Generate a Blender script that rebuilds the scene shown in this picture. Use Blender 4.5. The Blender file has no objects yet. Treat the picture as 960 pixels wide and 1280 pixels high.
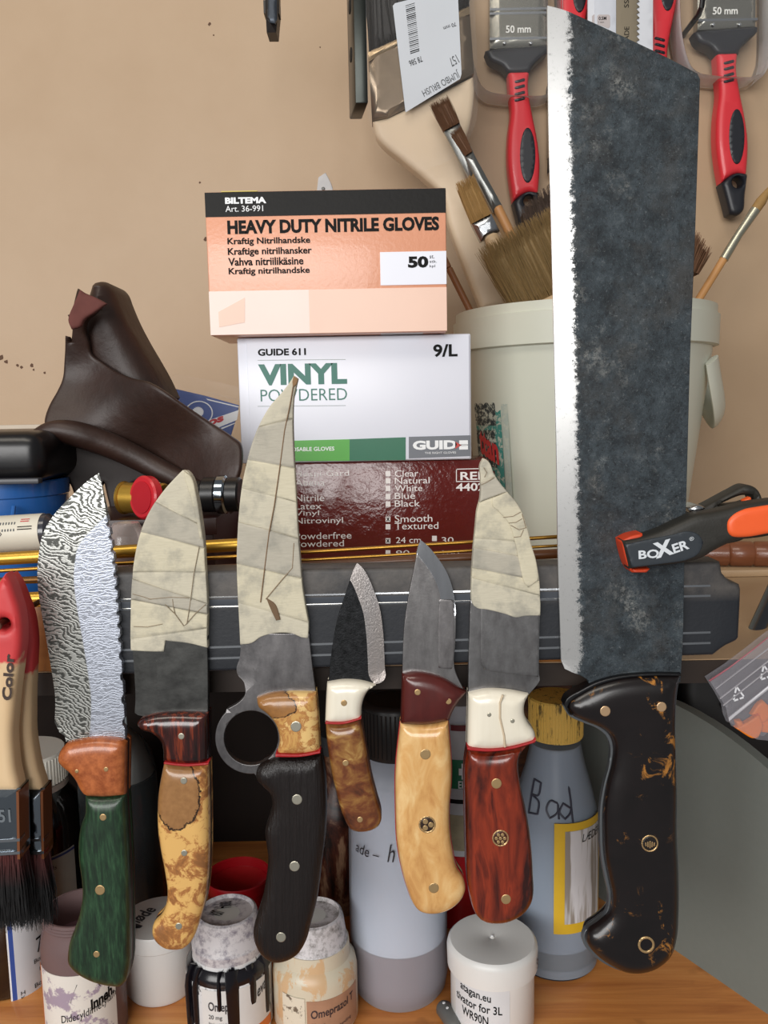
import bpy, bmesh, math, random
import numpy as np
from mathutils import Vector, Matrix
from mathutils.geometry import delaunay_2d_cdt
random.seed(7); rng = np.random.default_rng(7)
SC = bpy.context.scene; C = SC.collection
rad = math.radians; PI = math.pi
WY = 0.97                                         # the wall

# ---------------------------------------------------------------- camera, light, exposure
F = 1050.0; PITCH = rad(7.0); ROLL = rad(1.1); CAM = Vector((0, 0, 0.43))
fw = Vector((0, math.cos(PITCH), -math.sin(PITCH)))
_r = Vector((1, 0, 0)); _u = Vector((0, math.sin(PITCH), math.cos(PITCH)))
rt = _r*math.cos(ROLL) - _u*math.sin(ROLL); up = _u*math.cos(ROLL) + _r*math.sin(ROLL)
cd = bpy.data.cameras.new('camera'); cam = bpy.data.objects.new('camera', cd); C.objects.link(cam)
cd.sensor_fit = 'VERTICAL'; cd.sensor_height = 36.0; cd.lens = F/1280*36.0; cd.clip_start = 0.01
m = Matrix((rt, up, -fw)).transposed().to_4x4(); m.translation = CAM; cam.matrix_world = m
SC.camera = cam
vs = SC.view_settings
vs.view_transform = 'Standard'; vs.look = 'None'; vs.gamma = 1; vs.use_curve_mapping = False; vs.exposure = 0.0

W = bpy.data.worlds.new('room_light'); SC.world = W; W.use_nodes = True
bg = W.node_tree.nodes['Background']; bg.inputs[0].default_value = (0.95, 0.97, 1.0, 1); bg.inputs[1].default_value = 0.20
def area(name, loc, target, sx, sy, power, col):
    l = bpy.data.lights.new(name, 'AREA'); l.shape = 'RECTANGLE'; l.size = sx; l.size_y = sy
    l.energy = power; l.color = col
    o = bpy.data.objects.new(name, l); C.objects.link(o); o.location = loc
    o.rotation_euler = (Vector(target)-Vector(loc)).to_track_quat('-Z', 'Y').to_euler()
    return o
area('window_daylight', (-0.80, -1.7, 0.86), (0.0, 0.6, 0.35), 2.4, 0.85, 58, (1.0, 0.985, 0.965))
area('ceiling_lamp', (-0.45, -0.25, 1.75), (0.0, 0.8, 0.45), 1.2, 0.4, 9, (1.0, 0.92, 0.80))

# ---------------------------------------------------------------- helpers
def ray(x, y): return fw + rt*((x-480)/F) + up*((640-y)/F)
def pix(x, y, Y):                                # the point at depth Y that shows at image point (x, y)
    d = ray(x, y); return CAM + d*(Y/d.y)
def bench_pt(x, y):
    d = ray(x, y); return CAM + d*(-CAM.z/d.z)
def mpp(p): return (Vector(p)-CAM).dot(fw)/F     # metres per pixel at a point
def cr(ox, oy, s, pts): return [(ox+x/s, oy+y/s) for x, y in pts]
def wxz(pts, Y): return [((p := pix(x, y, Y)).x, p.z) for x, y in pts]

def sm(pts, closed=True, ang=48, step=3.0):      # smooth a traced outline, keeping its corners
    P = [Vector((float(x), float(y))) for x, y in pts]; n = len(P)
    def corner(i):
        if not closed and (i == 0 or i == n-1): return True
        a = P[i]-P[i-1]; b = P[(i+1) % n]-P[i]
        if a.length < 1e-9 or b.length < 1e-9: return True
        return math.degrees(a.angle(b)) > ang
    cor = [corner(i) for i in range(n)]; out = []
    for i in range(n if closed else n-1):
        j = (i+1) % n; p1, p2 = P[i], P[j]
        p0 = p1 - (p2-p1)*0.5 if cor[i] else P[i-1]
        p3 = p2 + (p2-p1)*0.5 if cor[j] else P[(j+1) % n]
        L = (p2-p1).length; k = max(1, int(L/step))
        l0 = max((p1-p0).length, 1e-6); l2 = max((p3-p2).length, 1e-6)
        m1 = (p2-p1)*0.5 + (p1-p0)*(0.5*min(L/l0, 2)); m2 = (p3-p2)*(0.5*min(L/l2, 2)) + (p2-p1)*0.5
        if cor[i]: m1 = p2-p1
        if cor[j]: m2 = p2-p1
        for q in range(k):
            t = q/k; t2 = t*t; t3 = t2*t
            v = p1*(2*t3-3*t2+1) + m1*(t3-2*t2+t) + p2*(-2*t3+3*t2) + m2*(t3-t2)
            out.append((v.x, v.y))
    if not closed: out.append((P[-1].x, P[-1].y))
    return out

ORG = {}
def thing(name, label, cat, loc, group=None):
    o = bpy.data.objects.new(name, None); C.objects.link(o); o.empty_display_size = 0.02
    o.location = loc; ORG[o] = Vector(loc); o['label'] = label; o['category'] = cat
    if group: o['group'] = group
    return o
def obj(name, geo, mat, parent=None, smooth=35, tag=None, group=None, kind=None, attr=None):
    if isinstance(geo, Multi): return [obj(name, g, mat, parent, smooth, tag, group, kind) for g in geo][0]
    V, Fc = geo; V = [Vector(v) for v in V]
    if parent is not None: org = ORG[parent]
    else:
        xs = [v.x for v in V]; ys = [v.y for v in V]; zs = [v.z for v in V]
        org = Vector(((min(xs)+max(xs))/2, (min(ys)+max(ys))/2, min(zs)))
    me = bpy.data.meshes.new(name); me.from_pydata([v-org for v in V], [], Fc); me.validate()
    me.materials.append(mat)
    if attr is not None:
        a = me.attributes.new('edge', 'FLOAT', 'POINT')
        if len(attr) == len(me.vertices): a.data.foreach_set('value', [float(t) for t in attr])
    bm = bmesh.new(); bm.from_mesh(me); bmesh.ops.recalc_face_normals(bm, faces=bm.faces); bm.to_mesh(me); bm.free()
    if smooth:
        me.polygons.foreach_set('use_smooth', [True]*len(me.polygons)); me.set_sharp_from_angle(angle=rad(smooth))
    o = bpy.data.objects.new(name, me); C.objects.link(o); ORG[o] = org
    if parent is not None: o.parent = parent
    else: o.location = org
    if tag: o['label'], o['category'] = tag
    if group: o['group'] = group
    if kind: o['kind'] = kind
    return o
def relabel(o, label): o['label'] = label; return o
class Multi(list): pass
def pieces(*gs): return Multi(gs)
def join(*gs):
    V = []; Fc = []
    for v, f in gs:
        k = len(V); V += list(v); Fc += [tuple(i+k for i in q) for q in f]
    return V, Fc
def boxg(x0, x1, y0, y1, z0, z1, bev=0.0, seg=2):
    bm = bmesh.new(); bmesh.ops.create_cube(bm, size=1)
    for v in bm.verts: v.co = Vector(((x0+x1)/2+v.co.x*(x1-x0), (y0+y1)/2+v.co.y*(y1-y0), (z0+z1)/2+v.co.z*(z1-z0)))
    if bev: bmesh.ops.bevel(bm, geom=bm.edges[:], offset=bev, segments=seg, affect='EDGES', profile=0.5)
    return fromb(bm)
def fromb(bm):
    bm.verts.index_update(); V = [v.co.copy() for v in bm.verts]; Fc = [tuple(v.index for v in f.verts) for f in bm.faces]
    bm.free(); return V, Fc
def xf(geo, M): return [M @ Vector(v) for v in geo[0]], geo[1]
def rotabout(geo, p, axis, a):
    M = Matrix.Translation(p) @ Matrix.Rotation(a, 4, axis) @ Matrix.Translation(-Vector(p)); return xf(geo, M)
def lathe(prof, cx, cy, n=48, z0=0.0):
    V = []; Fc = []; rings = []
    for r, z in prof:
        if r < 1e-6: rings.append([len(V)]); V.append(Vector((cx, cy, z+z0)))
        else:
            rings.append(list(range(len(V), len(V)+n)))
            V += [Vector((cx+r*math.sin(2*PI*i/n), cy-r*math.cos(2*PI*i/n), z+z0)) for i in range(n)]
    for a, b in zip(rings, rings[1:]):
        for i in range(n):
            j = (i+1) % n
            if len(a) == 1 and len(b) == 1: continue
            if len(a) == 1: Fc.append((a[0], b[j], b[i]))
            elif len(b) == 1: Fc.append((a[i], a[j], b[0]))
            else: Fc.append((a[i], a[j], b[j], b[i]))
    return V, Fc
def along(geo, a, b):                            # a shape built along +z from the origin, moved onto the line a-b
    a = Vector(a); b = Vector(b); q = (b-a).to_track_quat('Z', 'Y')
    return xf(geo, Matrix.Translation(a) @ q.to_matrix().to_4x4())
def rodg(a, b, r, n=16, hollow=0.0, bev=0.0):
    L = (Vector(b)-Vector(a)).length
    if hollow: pr = [(hollow, 0), (r, 0), (r, L), (hollow, L), (hollow, 0)]
    elif bev: pr = [(0, 0), (r-bev, 0), (r, bev), (r, L-bev), (r-bev, L), (0, L)]
    else: pr = [(0, 0), (r, 0), (r, L), (0, L)]
    return along(lathe(pr, 0, 0, n), a, b)
def tubeg(path, r, n=10, flat=1.0):
    P = [Vector(p) for p in path]; R = r if isinstance(r, (list, tuple)) else [r]*len(P)
    V = []; Fc = []; prev = None
    for i, p in enumerate(P):
        t = (P[min(i+1, len(P)-1)]-P[max(i-1, 0)]).normalized()
        if prev is None: s = t.orthogonal().normalized()
        else: s = (prev - t*prev.dot(t)).normalized()
        prev = s; w = t.cross(s)
        for k in range(n):
            a = 2*PI*k/n; V.append(p + s*(math.cos(a)*R[i]) + w*(math.sin(a)*R[i]*flat))
    for i in range(len(P)-1):
        for k in range(n):
            j = (k+1) % n; Fc.append((i*n+k, i*n+j, (i+1)*n+j, (i+1)*n+k))
    Fc.append(tuple(range(n))[::-1]); Fc.append(tuple(range((len(P)-1)*n, len(P)*n)))
    return V, Fc

def seg_dist(P, A, B):
    P = P[:, None, :]; d = B-A; L = np.maximum((d*d).sum(1), 1e-18)
    t = np.clip(((P-A[None])*d[None]).sum(2)/L[None], 0, 1)
    q = A[None]+t[..., None]*d[None]
    return np.sqrt(((P-q)**2).sum(2)).min(1)
def inside(P, poly):
    x = P[:, 0]; y = P[:, 1]; c = np.zeros(len(P), bool); n = len(poly)
    for i in range(n):
        x1, y1 = poly[i]; x2, y2 = poly[(i+1) % n]
        cond = (y1 > y) != (y2 > y)
        with np.errstate(divide='ignore', invalid='ignore'):
            c ^= cond & (x < (x2-x1)*(y-y1)/((y2-y1) if y2 != y1 else 1e-18)+x1)
    return c
def pillow(loop, yf, yb, r=0.004, rd=None, holes=(), cut=None, cw=0.01, cdep=None, sym=False, grid=None, warp=None):
    """A solid with a traced front outline (x, z): front face at depth yf, back at yb, edges rounded over
    radius r and depth rd. cut = polyline of a ground edge (bevel width cw, depth cdep). warp(x, z) adds depth."""
    loops = [np.array(loop, float)] + [np.array(h, float) for h in holes]
    A = np.concatenate(loops); B = np.concatenate([np.roll(l, -1, 0) for l in loops])
    T = yb-yf; rd = min(r, T*0.45) if rd is None else rd
    pts = [A]; edges = []; k = 0
    for l in loops: edges += [(k+i, k+(i+1) % len(l)) for i in range(len(l))]; k += len(l)
    def ins(Q): 
        g = inside(Q, loops[0])
        for h in loops[1:]: g &= ~inside(Q, h)
        return g
    extra = []
    for l in loops:
        t = np.roll(l, -1, 0)-np.roll(l, 1, 0); t /= np.maximum(np.linalg.norm(t, axis=1), 1e-12)[:, None]
        nrm = np.stack([-t[:, 1], t[:, 0]], 1)
        for s in (1, -1):
            for f in ((0.08, 0.27, 0.58, 1.0) if rd > 1e-5 else ()):
                extra.append((l+nrm*s*r*f, r*f*0.93))
    CA = CB = None
    if cut is not None:
        c = np.array(cut, float); CA, CB = c[:-1], c[1:]
        t = np.gradient(c, axis=0); t /= np.maximum(np.linalg.norm(t, axis=1), 1e-12)[:, None]; nrm = np.stack([-t[:, 1], t[:, 0]], 1)
        for s in (1, -1):
            for f in (0.5, 0.97, 1.03): extra.append((c+nrm*s*cw*f, 0.0004))
    mn, mx = loops[0].min(0), loops[0].max(0)
    g = grid or max(r*0.9, max(mx-mn)/26)
    gx, gy = np.meshgrid(np.arange(mn[0], mx[0], g), np.arange(mn[1], mx[1], g))
    gp = np.stack([gx.ravel(), gy.ravel()], 1) + rng.uniform(-g*0.08, g*0.08, (gx.size, 2))
    extra.append((gp, max(r*1.15 if rd > 1e-5 else g*0.4, 0.0003)))
    for Q, lim in extra:
        Q = Q[ins(Q)]
        if len(Q): Q = Q[seg_dist(Q, A, B) > lim]
        if len(Q): pts.append(Q)
    allp = np.concatenate(pts)
    r_ = delaunay_2d_cdt([Vector(p) for p in allp], edges, [], 0, 1e-7)
    vo = np.array([tuple(v) for v in r_[0]]); tri = np.array([t for t in r_[2] if len(t) == 3])
    cen = vo[tri].mean(1); tri = tri[ins(cen)]
    used = np.unique(tri); mp = -np.ones(len(vo), int); mp[used] = np.arange(len(used)); vo = vo[used]; tri = mp[tri]
    d = seg_dist(vo, A, B); q = np.clip(d/max(r, 1e-9), 0, 1)
    off = rd*(1-np.sqrt(np.maximum(1-(1-q)**2, 0)))
    ed = np.ones(len(vo))
    if cut is not None:
        de = seg_dist(vo, CA, CB); ed = de/cw
        off = np.maximum(off, (1-np.clip(ed, 0, 1))*(T*0.46 if cdep is None else cdep))
    wv = np.array([warp(x, z) for x, z in vo]) if warp else 0
    n = len(vo)
    front = np.stack([vo[:, 0], yf+off+wv, vo[:, 1]], 1)
    back = np.stack([vo[:, 0], (yb-off if sym else np.full(n, yb))+wv, vo[:, 1]], 1)
    V = [Vector(v) for v in np.concatenate([front, back])]
    Fc = [tuple(int(i) for i in t) for t in tri] + [(int(t[0])+n, int(t[2])+n, int(t[1])+n) for t in tri]
    cnt = {}
    for t in tri:
        for a, b in ((t[0], t[1]), (t[1], t[2]), (t[2], t[0])):
            if (b, a) in cnt: del cnt[(b, a)]
            else: cnt[(a, b)] = 1
    for a, b in cnt: Fc.append((int(a), int(a)+n, int(b)+n, int(b)))
    pillow.edge = list(ed)+list(ed)
    return V, Fc
def pil(pts, Y, yf, yb, r=0.003, smooth=True, cut=None, holes=(), ang=48, step=3.0, **k):
    P = wxz(sm(pts, ang=ang, step=step) if smooth else pts, Y)
    c = wxz(sm(cut, closed=False, ang=ang, step=step), Y) if cut else None
    H = [wxz(sm(h), Y) for h in holes]
    return pillow(P, yf, yb, r=r, cut=c, holes=H, **k)
def platep(pts, Y, t=0.0006, bev=0):             # a thin flat piece with the traced outline, back at Y
    P = wxz(pts, Y); n = len(P)
    V = [Vector((x, Y-t, z)) for x, z in P]+[Vector((x, Y, z)) for x, z in P]
    return V, [tuple(range(n)), tuple(range(2*n-1, n-1, -1))]+[(i, i+n, (i+1) % n+n, (i+1) % n) for i in range(n)]
def circ(cx, cy, r, n=20, ry=None, a0=0.0): return [(cx+r*math.cos(a0+2*PI*i/n), cy+(ry or r)*math.sin(a0+2*PI*i/n)) for i in range(n)]
def clip_line(poly, a, b):                       # keep the part of a polygon left of the line a-b
    out = []; n = len(poly)
    s = lambda p: (b[0]-a[0])*(p[1]-a[1])-(b[1]-a[1])*(p[0]-a[0])
    for i in range(n):
        p, q = poly[i], poly[(i+1) % n]; sp, sq = s(p), s(q)
        if sp >= 0: out.append(p)
        if sp*sq < 0: t = sp/(sp-sq); out.append((p[0]+(q[0]-p[0])*t, p[1]+(q[1]-p[1])*t))
    return out

# ---- lettering
_tc = {}
def glyphs(s, bold=0.0, shear=0.0, spacing=1.0):
    k = (s, bold, shear, spacing)
    if k not in _tc:
        c = bpy.data.curves.new('text', 'FONT'); c.body = s; c.size = 1; c.offset = bold; c.shear = shear; c.extrude = 0.0
        c.space_character = spacing; c.resolution_u = 3
        o = bpy.data.objects.new('text', c); me = bpy.data.meshes.new_from_object(o)
        V = np.array([tuple(v.co) for v in me.vertices]); Fc = [tuple(p.vertices) for p in me.polygons]
        bpy.data.objects.remove(o); bpy.data.curves.remove(c); bpy.data.meshes.remove(me)
        mn = V.min(0); mx = V.max(0); V[:, 0] = (V[:, 0]-mn[0])/(mx[0]-mn[0]); V[:, 1] = (V[:, 1]-mn[1])/(mx[1]-mn[1])
        _tc[k] = (V[:, :2], Fc)
    return _tc[k]
def txtg(s, ll, R, U, bold=0.0, shear=0.0, lift=0.0002, spacing=1.0):   # R, U: full-width and full-height vectors
    V, Fc = glyphs(s, bold, shear, spacing); ll = Vector(ll); R = Vector(R); U = Vector(U); N = R.cross(U).normalized()*lift
    return [ll+R*x+U*y+N for x, y in V], Fc
def txtp(s, x0, y0, x1, y1, Y, **k):             # text filling an image box on the plane Y
    a = pix(x0, y1, Y); b = pix(x1, y1, Y); c = pix(x0, y0, Y)
    return txtg(s, (a.x, Y, a.z), (b.x-a.x, 0, 0), (0, 0, c.z-a.z), **k)
def bend(geo, cx, cy, r):                        # lay a flat (x = arc length, z) shape round an upright cylinder
    V, Fc = geo; return [Vector((cx+(r-v.y)*math.sin(v.x/r), cy-(r-v.y)*math.cos(v.x/r), v.z)) for v in V], Fc
def ctext(s, cx, cy, r, a0, a1, z0, z1, tilt=0.0, **k):   # on a cylinder, from angle a0 to a1
    g = txtg(s, (a0*r, 0, z0), ((a1-a0)*r, 0, tilt), (0, 0, z1-z0), **k); return bend(g, cx, cy, r+0.0003)
def cpatch(cx, cy, r, a0, a1, z0, z1, t=0.0003, n=16):
    V = []; Fc = []
    for i in range(n+1):
        a = a0+(a1-a0)*i/n
        for rr in (r, r+t):
            for z in (z0, z1): V.append(Vector((cx+rr*math.sin(a), cy-rr*math.cos(a), z)))
    for i in range(n):
        b = i*4; c = b+4; Fc += [(b+2, c+2, c+3, b+3), (b, b+1, c+1, c), (b, c, c+2, b+2), (b+1, b+3, c+3, c+1)]
    Fc += [(0, 2, 3, 1), (n*4, n*4+1, n*4+3, n*4+2)]
    return V, Fc
def hairs(base0, base1, tip0, tip1, n, r, depth, jit=0.06, curl=0.0):   # n fine bristles between a root line and a tip line
    V = []; Fc = []; b0, b1, t0, t1 = map(Vector, (base0, base1, tip0, tip1))
    for i in range(n):
        u = random.random(); w = random.uniform(-1, 1)*depth/2
        b = b0.lerp(b1, u); t = t0.lerp(t1, min(1.05, max(-0.05, u+random.gauss(0, jit*0.5)))); t = b+(t-b)*random.uniform(0.86, 1.03)
        b = b+Vector((0, w, 0)); t = t+Vector((0, w*1.05+random.gauss(0, depth*0.05), 0))
        mid = b.lerp(t, 0.55)+Vector((random.gauss(0, 1), random.gauss(0, 1), 0))*((t-b).length*curl)
        d = (t-b).normalized(); s = d.orthogonal().normalized(); e = d.cross(s); k = len(V)
        for p, rr in ((b, r), (mid, r*0.85), (t, r*0.3)):
            for a in (0, 2.09, 4.19): V.append(p+s*(rr*math.cos(a))+e*(rr*math.sin(a)))
        for q in (0, 3):
            for a in range(3): c = (a+1) % 3; Fc.append((k+q+a, k+q+c, k+q+3+c, k+q+3+a))
        Fc.append((k+6, k+7, k+8))
    return V, Fc

# ---------------------------------------------------------------- materials
def h(s):
    s = s.lstrip('#'); v = [int(s[i:i+2], 16)/255 for i in (0, 2, 4)]
    return tuple(c/12.92 if c <= 0.04045 else ((c+0.055)/1.055)**2.4 for c in v)+(1.0,)
class NT:
    def __init__(s, name):
        s.m = bpy.data.materials.new(name); s.m.use_nodes = True; s.t = s.m.node_tree; s.n = s.t.nodes
        s.b = s.n['Principled BSDF']; s.out = s.n['Material Output']; s.tc = s.new('ShaderNodeTexCoord').outputs['Object']
    def new(s, t, **k):
        o = s.n.new(t)
        for a, b in k.items(): setattr(o, a, b)
        return o
    def set(s, sock, v):
        if hasattr(v, 'is_linked') or hasattr(v, 'links'): s.t.links.new(v, sock)
        elif isinstance(v, str): sock.default_value = h(v)
        else: sock.default_value = v
    def mapping(s, scale=(1, 1, 1), rot=(0, 0, 0), loc=(0, 0, 0), src=None):
        o = s.new('ShaderNodeMapping'); s.t.links.new(src or s.tc, o.inputs[0])
        o.inputs['Scale'].default_value = scale; o.inputs['Rotation'].default_value = rot; o.inputs['Location'].default_value = loc
        return o.outputs[0]
    def noise(s, scale, detail=4, rough=0.55, dist=0.0, vec=None, color=False):
        o = s.new('ShaderNodeTexNoise'); s.t.links.new(vec or s.tc, o.inputs['Vector'])
        o.inputs['Scale'].default_value = scale; o.inputs['Detail'].default_value = detail
        o.inputs['Roughness'].default_value = rough; o.inputs['Distortion'].default_value = dist
        return o.outputs['Color' if color else 'Fac']
    def vor(s, scale, vec=None, feat='F1'):
        o = s.new('ShaderNodeTexVoronoi', feature=feat); s.t.links.new(vec or s.tc, o.inputs['Vector']); o.inputs['Scale'].default_value = scale
        return o.outputs['Distance']
    def wave(s, scale, dist=2, detail=3, dscale=1, vec=None, axis='X', typ='BANDS'):
        o = s.new('ShaderNodeTexWave', wave_type=typ); s.t.links.new(vec or s.tc, o.inputs['Vector'])
        if typ == 'BANDS': o.bands_direction = axis
        o.inputs['Scale'].default_value = scale; o.inputs['Distortion'].default_value = dist
        o.inputs['Detail'].default_value = detail; o.inputs['Detail Scale'].default_value = dscale
        return o.outputs['Fac']
    def ramp(s, fac, stops, interp='LINEAR'):
        o = s.new('ShaderNodeValToRGB'); s.t.links.new(fac, o.inputs[0]); e = o.color_ramp.elements; o.color_ramp.interpolation = interp
        while len(e) < len(stops): e.new(0.5)
        for q, (p, c) in zip(e, stops): q.position = p; q.color = h(c) if isinstance(c, str) else (c, c, c, 1)
        return o.outputs[0]
    def mix(s, fac, a, b, typ='MIX'):
        o = s.new('ShaderNodeMix', data_type='RGBA', blend_type=typ)
        for i, v in ((0, fac), (6, a), (7, b)): s.set(o.inputs[i], v)
        return o.outputs[2]
    def math(s, op, a, b=0.0, clamp=False):
        o = s.new('ShaderNodeMath', operation=op); o.use_clamp = clamp
        s.set(o.inputs[0], a); s.set(o.inputs[1], b); return o.outputs[0]
    def attr(s, name='edge'):
        return s.new('ShaderNodeAttribute', attribute_name=name).outputs['Fac']
    def sep(s, vec=None):
        o = s.new('ShaderNodeSeparateXYZ'); s.t.links.new(vec or s.tc, o.inputs[0]); return o.outputs
    def bump(s, hgt, dist=0.0005, strength=0.5):
        o = s.new('ShaderNodeBump'); s.t.links.new(hgt, o.inputs['Height']); o.inputs['Distance'].default_value = dist
        o.inputs['Strength'].default_value = strength; s.t.links.new(o.outputs[0], s.b.inputs['Normal']); return s
    def fin(s, col, rough=0.5, metal=0.0, coat=0.0, spec=None, sss=0.0, alpha=None, trans=0.0):
        s.set(s.b.inputs['Base Color'], col); s.set(s.b.inputs['Roughness'], rough); s.set(s.b.inputs['Metallic'], metal)
        s.b.inputs['Coat Weight'].default_value = coat; s.b.inputs['Coat Roughness'].default_value = 0.08
        if spec is not None: s.b.inputs['Specular IOR Level'].default_value = spec
        if sss: s.b.inputs['Subsurface Weight'].default_value = sss; s.b.inputs['Subsurface Radius'].default_value = (0.01, 0.008, 0.006); s.b.inputs['Subsurface Scale'].default_value = 0.3
        if trans: s.b.inputs['Transmission Weight'].default_value = trans
        if alpha is not None: s.set(s.b.inputs['Alpha'], alpha)
        return s.m
_mc = {}
def plain(col, rough=0.5, metal=0.0, coat=0.0, var=0.12, scale=60.0, bump=0.0, name=None, **k):
    key = (col, rough, metal, coat, var, scale, bump, tuple(sorted(k.items())))
    if key in _mc: return _mc[key]
    t = NT(name or 'plain_'+col.strip('#')); c = h(col)
    dk = tuple(v*(1-var) for v in c[:3])+(1,)
    n = t.noise(scale, 5, 0.6)
    cc = t.mix(n, dk, c)
    if bump: t.bump(t.noise(scale*4, 4), 0.0006, bump)
    _mc[key] = t.fin(cc, rough, metal, coat, **k); return _mc[key]
def clear(name, tint='#ffffff', mixf=0.18, rough=0.12, bumpy=0.0, ior=1.45):        # thin clear plastic: mostly see-through, glossy
    t = NT(name); t.fin(tint, rough, 0.0, 0.0, spec=0.8)
    if bumpy: t.bump(t.noise(90, 4), 0.002, bumpy)
    tr = t.new('ShaderNodeBsdfTransparent'); mx = t.new('ShaderNodeMixShader')
    fr = t.new('ShaderNodeFresnel'); fr.inputs[0].default_value = ior
    f = t.math('ADD', fr.outputs[0], mixf, True)
    t.t.links.new(f, mx.inputs[0]); t.t.links.new(tr.outputs[0], mx.inputs[1]); t.t.links.new(t.b.outputs[0], mx.inputs[2])
    t.t.links.new(mx.outputs[0], t.out.inputs[0]); return t.m
INK = plain('#121212', 0.6, var=0.05, name='black_ink', spec=0.15); WHITE = plain('#eceef0', 0.42, var=0.03, name='white_plastic')
BLACK = plain('#0d0d0f', 0.35, var=0.1, name='black_plastic'); STEEL = plain('#b9bcc0', 0.25, 1.0, name='bright_steel')
BRASS = plain('#d0a648', 0.36, 0.85, scale=300, name='brass'); PINM = plain('#c9a878', 0.35, 0.7, scale=500, name='brass_pin')
NICK = plain('#c4bfae', 0.35, 0.8, scale=500, name='nickel_pin'); RED = plain('#c8202c', 0.4, coat=0.2, name='red_plastic')
LINER = plain('#a3161c', 0.5, name='red_liner'); CLEAR = clear('clear_plastic', mixf=0.0, rough=0.1, bumpy=0.1, ior=1.28)
# ---------------------------------------------------------------- the setting
SH = 0.28                                         # top of the shelf; the bench top is z = 0
t = NT('painted_wall')
n1 = t.noise(3.0, 5, 0.6); c1 = t.mix(t.ramp(n1, [(0.35, 0.0), (0.7, 1.0)]), '#ab9072', '#b79e82')
st = t.ramp(t.noise(14, 6, 0.7), [(0.70, 0.0), (0.78, 1.0)]); sp = t.ramp(t.noise(160, 3, 0.6), [(0.62, 0.0), (0.7, 0.8)])
c1 = t.mix(t.math('MULTIPLY', st, sp), c1, '#7d5a3a')
t.bump(t.noise(220, 4), 0.0006, 0.15); WALL = t.fin(c1, 0.5)
obj('wall_back', boxg(-1.8, 1.8, WY, WY+0.04, -0.9, 1.9), WALL, kind='structure')
t = NT('paint_patch_mat'); PATCH = t.fin(t.mix(t.noise(80), '#c9c6c4', '#aeb0b4'), 0.6)
obj('trim_1', boxg(-0.75, -0.36, WY-0.010, WY, 0.400, 0.420, 0.001), plain('#cbbfae', 0.6, scale=30, name='pale_board'), kind='structure')
CHIP = plain('#5a3d28', 0.7, name='wall_stain')
wall_ = [q for q in C.objects if q.name == 'wall_back'][0]
for cx_, cy_, r_ in ((1, 447, 4), (8, 452, 2.5), (22, 457, 2.2), (27, 459, 1.8), (40, 457, 2.4), (42, 462, 1.6), (56, 466, 1.6), (257, 299, 3.0), (250, 228, 1.4), (267, 44, 1.4), (400, 59, 1.0), (262, 30, 2.0)):
    obj('paint_chip', pil([(cx_+r_*random.uniform(0.6, 1.3)*math.cos(a), cy_+r_*random.uniform(0.6, 1.3)*math.sin(a)) for a in (0, 0.9, 1.8, 2.7, 3.6, 4.5, 5.4)], WY, WY-0.0004, WY, r=0.0002, smooth=False), CHIP, wall_)
o = obj('plaster_patch', pil([(396, 242), (398, 222), (407, 216), (414, 230), (417, 242), (418, 262), (396, 262)], WY, WY-0.0012, WY, r=0.001), PATCH,
        tag=('small grey filler smear on the wall above the orange glove box', 'filler patch'))
o2 = obj('screw_head', pil(circ(404, 236, 2.2, 12), WY-0.0012, WY-0.0025, WY-0.0012, r=0.0005), plain('#5b5a58', 0.4, 0.8), o)

t = NT('shelf_paint'); SHELFM = t.fin(t.mix(t.noise(20, 5), '#b79a7a', '#a98b6a'), 0.32)
EDGESHADE = plain('#2a1d14', 0.6, name='painted_edge_shade')
sh = thing('wall_shelf', 'tan painted shelf board carrying glove boxes, bucket and brass rods', 'shelf', (0, 0.66, SH))
obj('shelf_board', boxg(-0.75, 0.75, 0.4805, WY, SH-0.014, SH), SHELFM, sh)
obj('edge_shade_strip', boxg(-0.75, 0.75, 0.4790, 0.4804, SH-0.014, SH-0.0005), EDGESHADE, sh)  # dark strip along the front edge, shade painted in as colour
t = NT('batten_wood'); BATM = t.fin(t.mix(t.noise(8, 6, 0.6, vec=t.mapping((1, 20, 20))), '#b87a3c', '#8f5424'), 0.45)
obj('front_batten', boxg(-0.33, 0.150, 0.4792, 0.516, SH+0.0002, 0.3195, 0.001), BATM, sh)
obj('thin_board', boxg(0.285, 0.60, 0.712, WY-0.0002, SH+0.0001, SH+0.0062, 0.0008), plain('#bfa17d', 0.45, scale=12, name='thin_board_wood'),
    tag=('thin tan board lying along the wall under the turned wooden handle', 'board'))
t = NT('bench_wood'); w = t.noise(5, 6, 0.65, 0.6, vec=t.mapping((1.2, 16, 16)))
cw = t.ramp(w, [(0.3, '#ad6834'), (0.5, '#ca8344'), (0.72, '#d99a58')]); kn = t.ramp(t.noise(26, 3, 0.5), [(0.66, 0.0), (0.72, 0.5)])
t.bump(w, 0.0006, 0.2); BENCH = t.fin(t.mix(kn, cw, '#8a5327'), 0.33, coat=0.25)
obj('workbench', boxg(-0.9, 0.9, 0.40, WY-0.0002, -0.035, 0.0, 0.002), BENCH, tag=('honey coloured varnished wooden bench top under the bottles and jars', 'workbench'))
t = NT('shade_panel_dark'); SHADEPANEL = t.fin(t.mix(t.noise(6, 5, vec=t.mapping((14, 14, 1))), '#1a100b', '#100906'), 0.7, spec=0.2)
obj('added_shade_panel', boxg(-0.75, 0.75, 0.80, 0.812, 0.0003, SH-0.0145), SHADEPANEL, tag=('added dark panel standing in for the shade under the shelf', 'panel'))  # unseen panel added, coloured dark to stand for shade below the shelf

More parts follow.
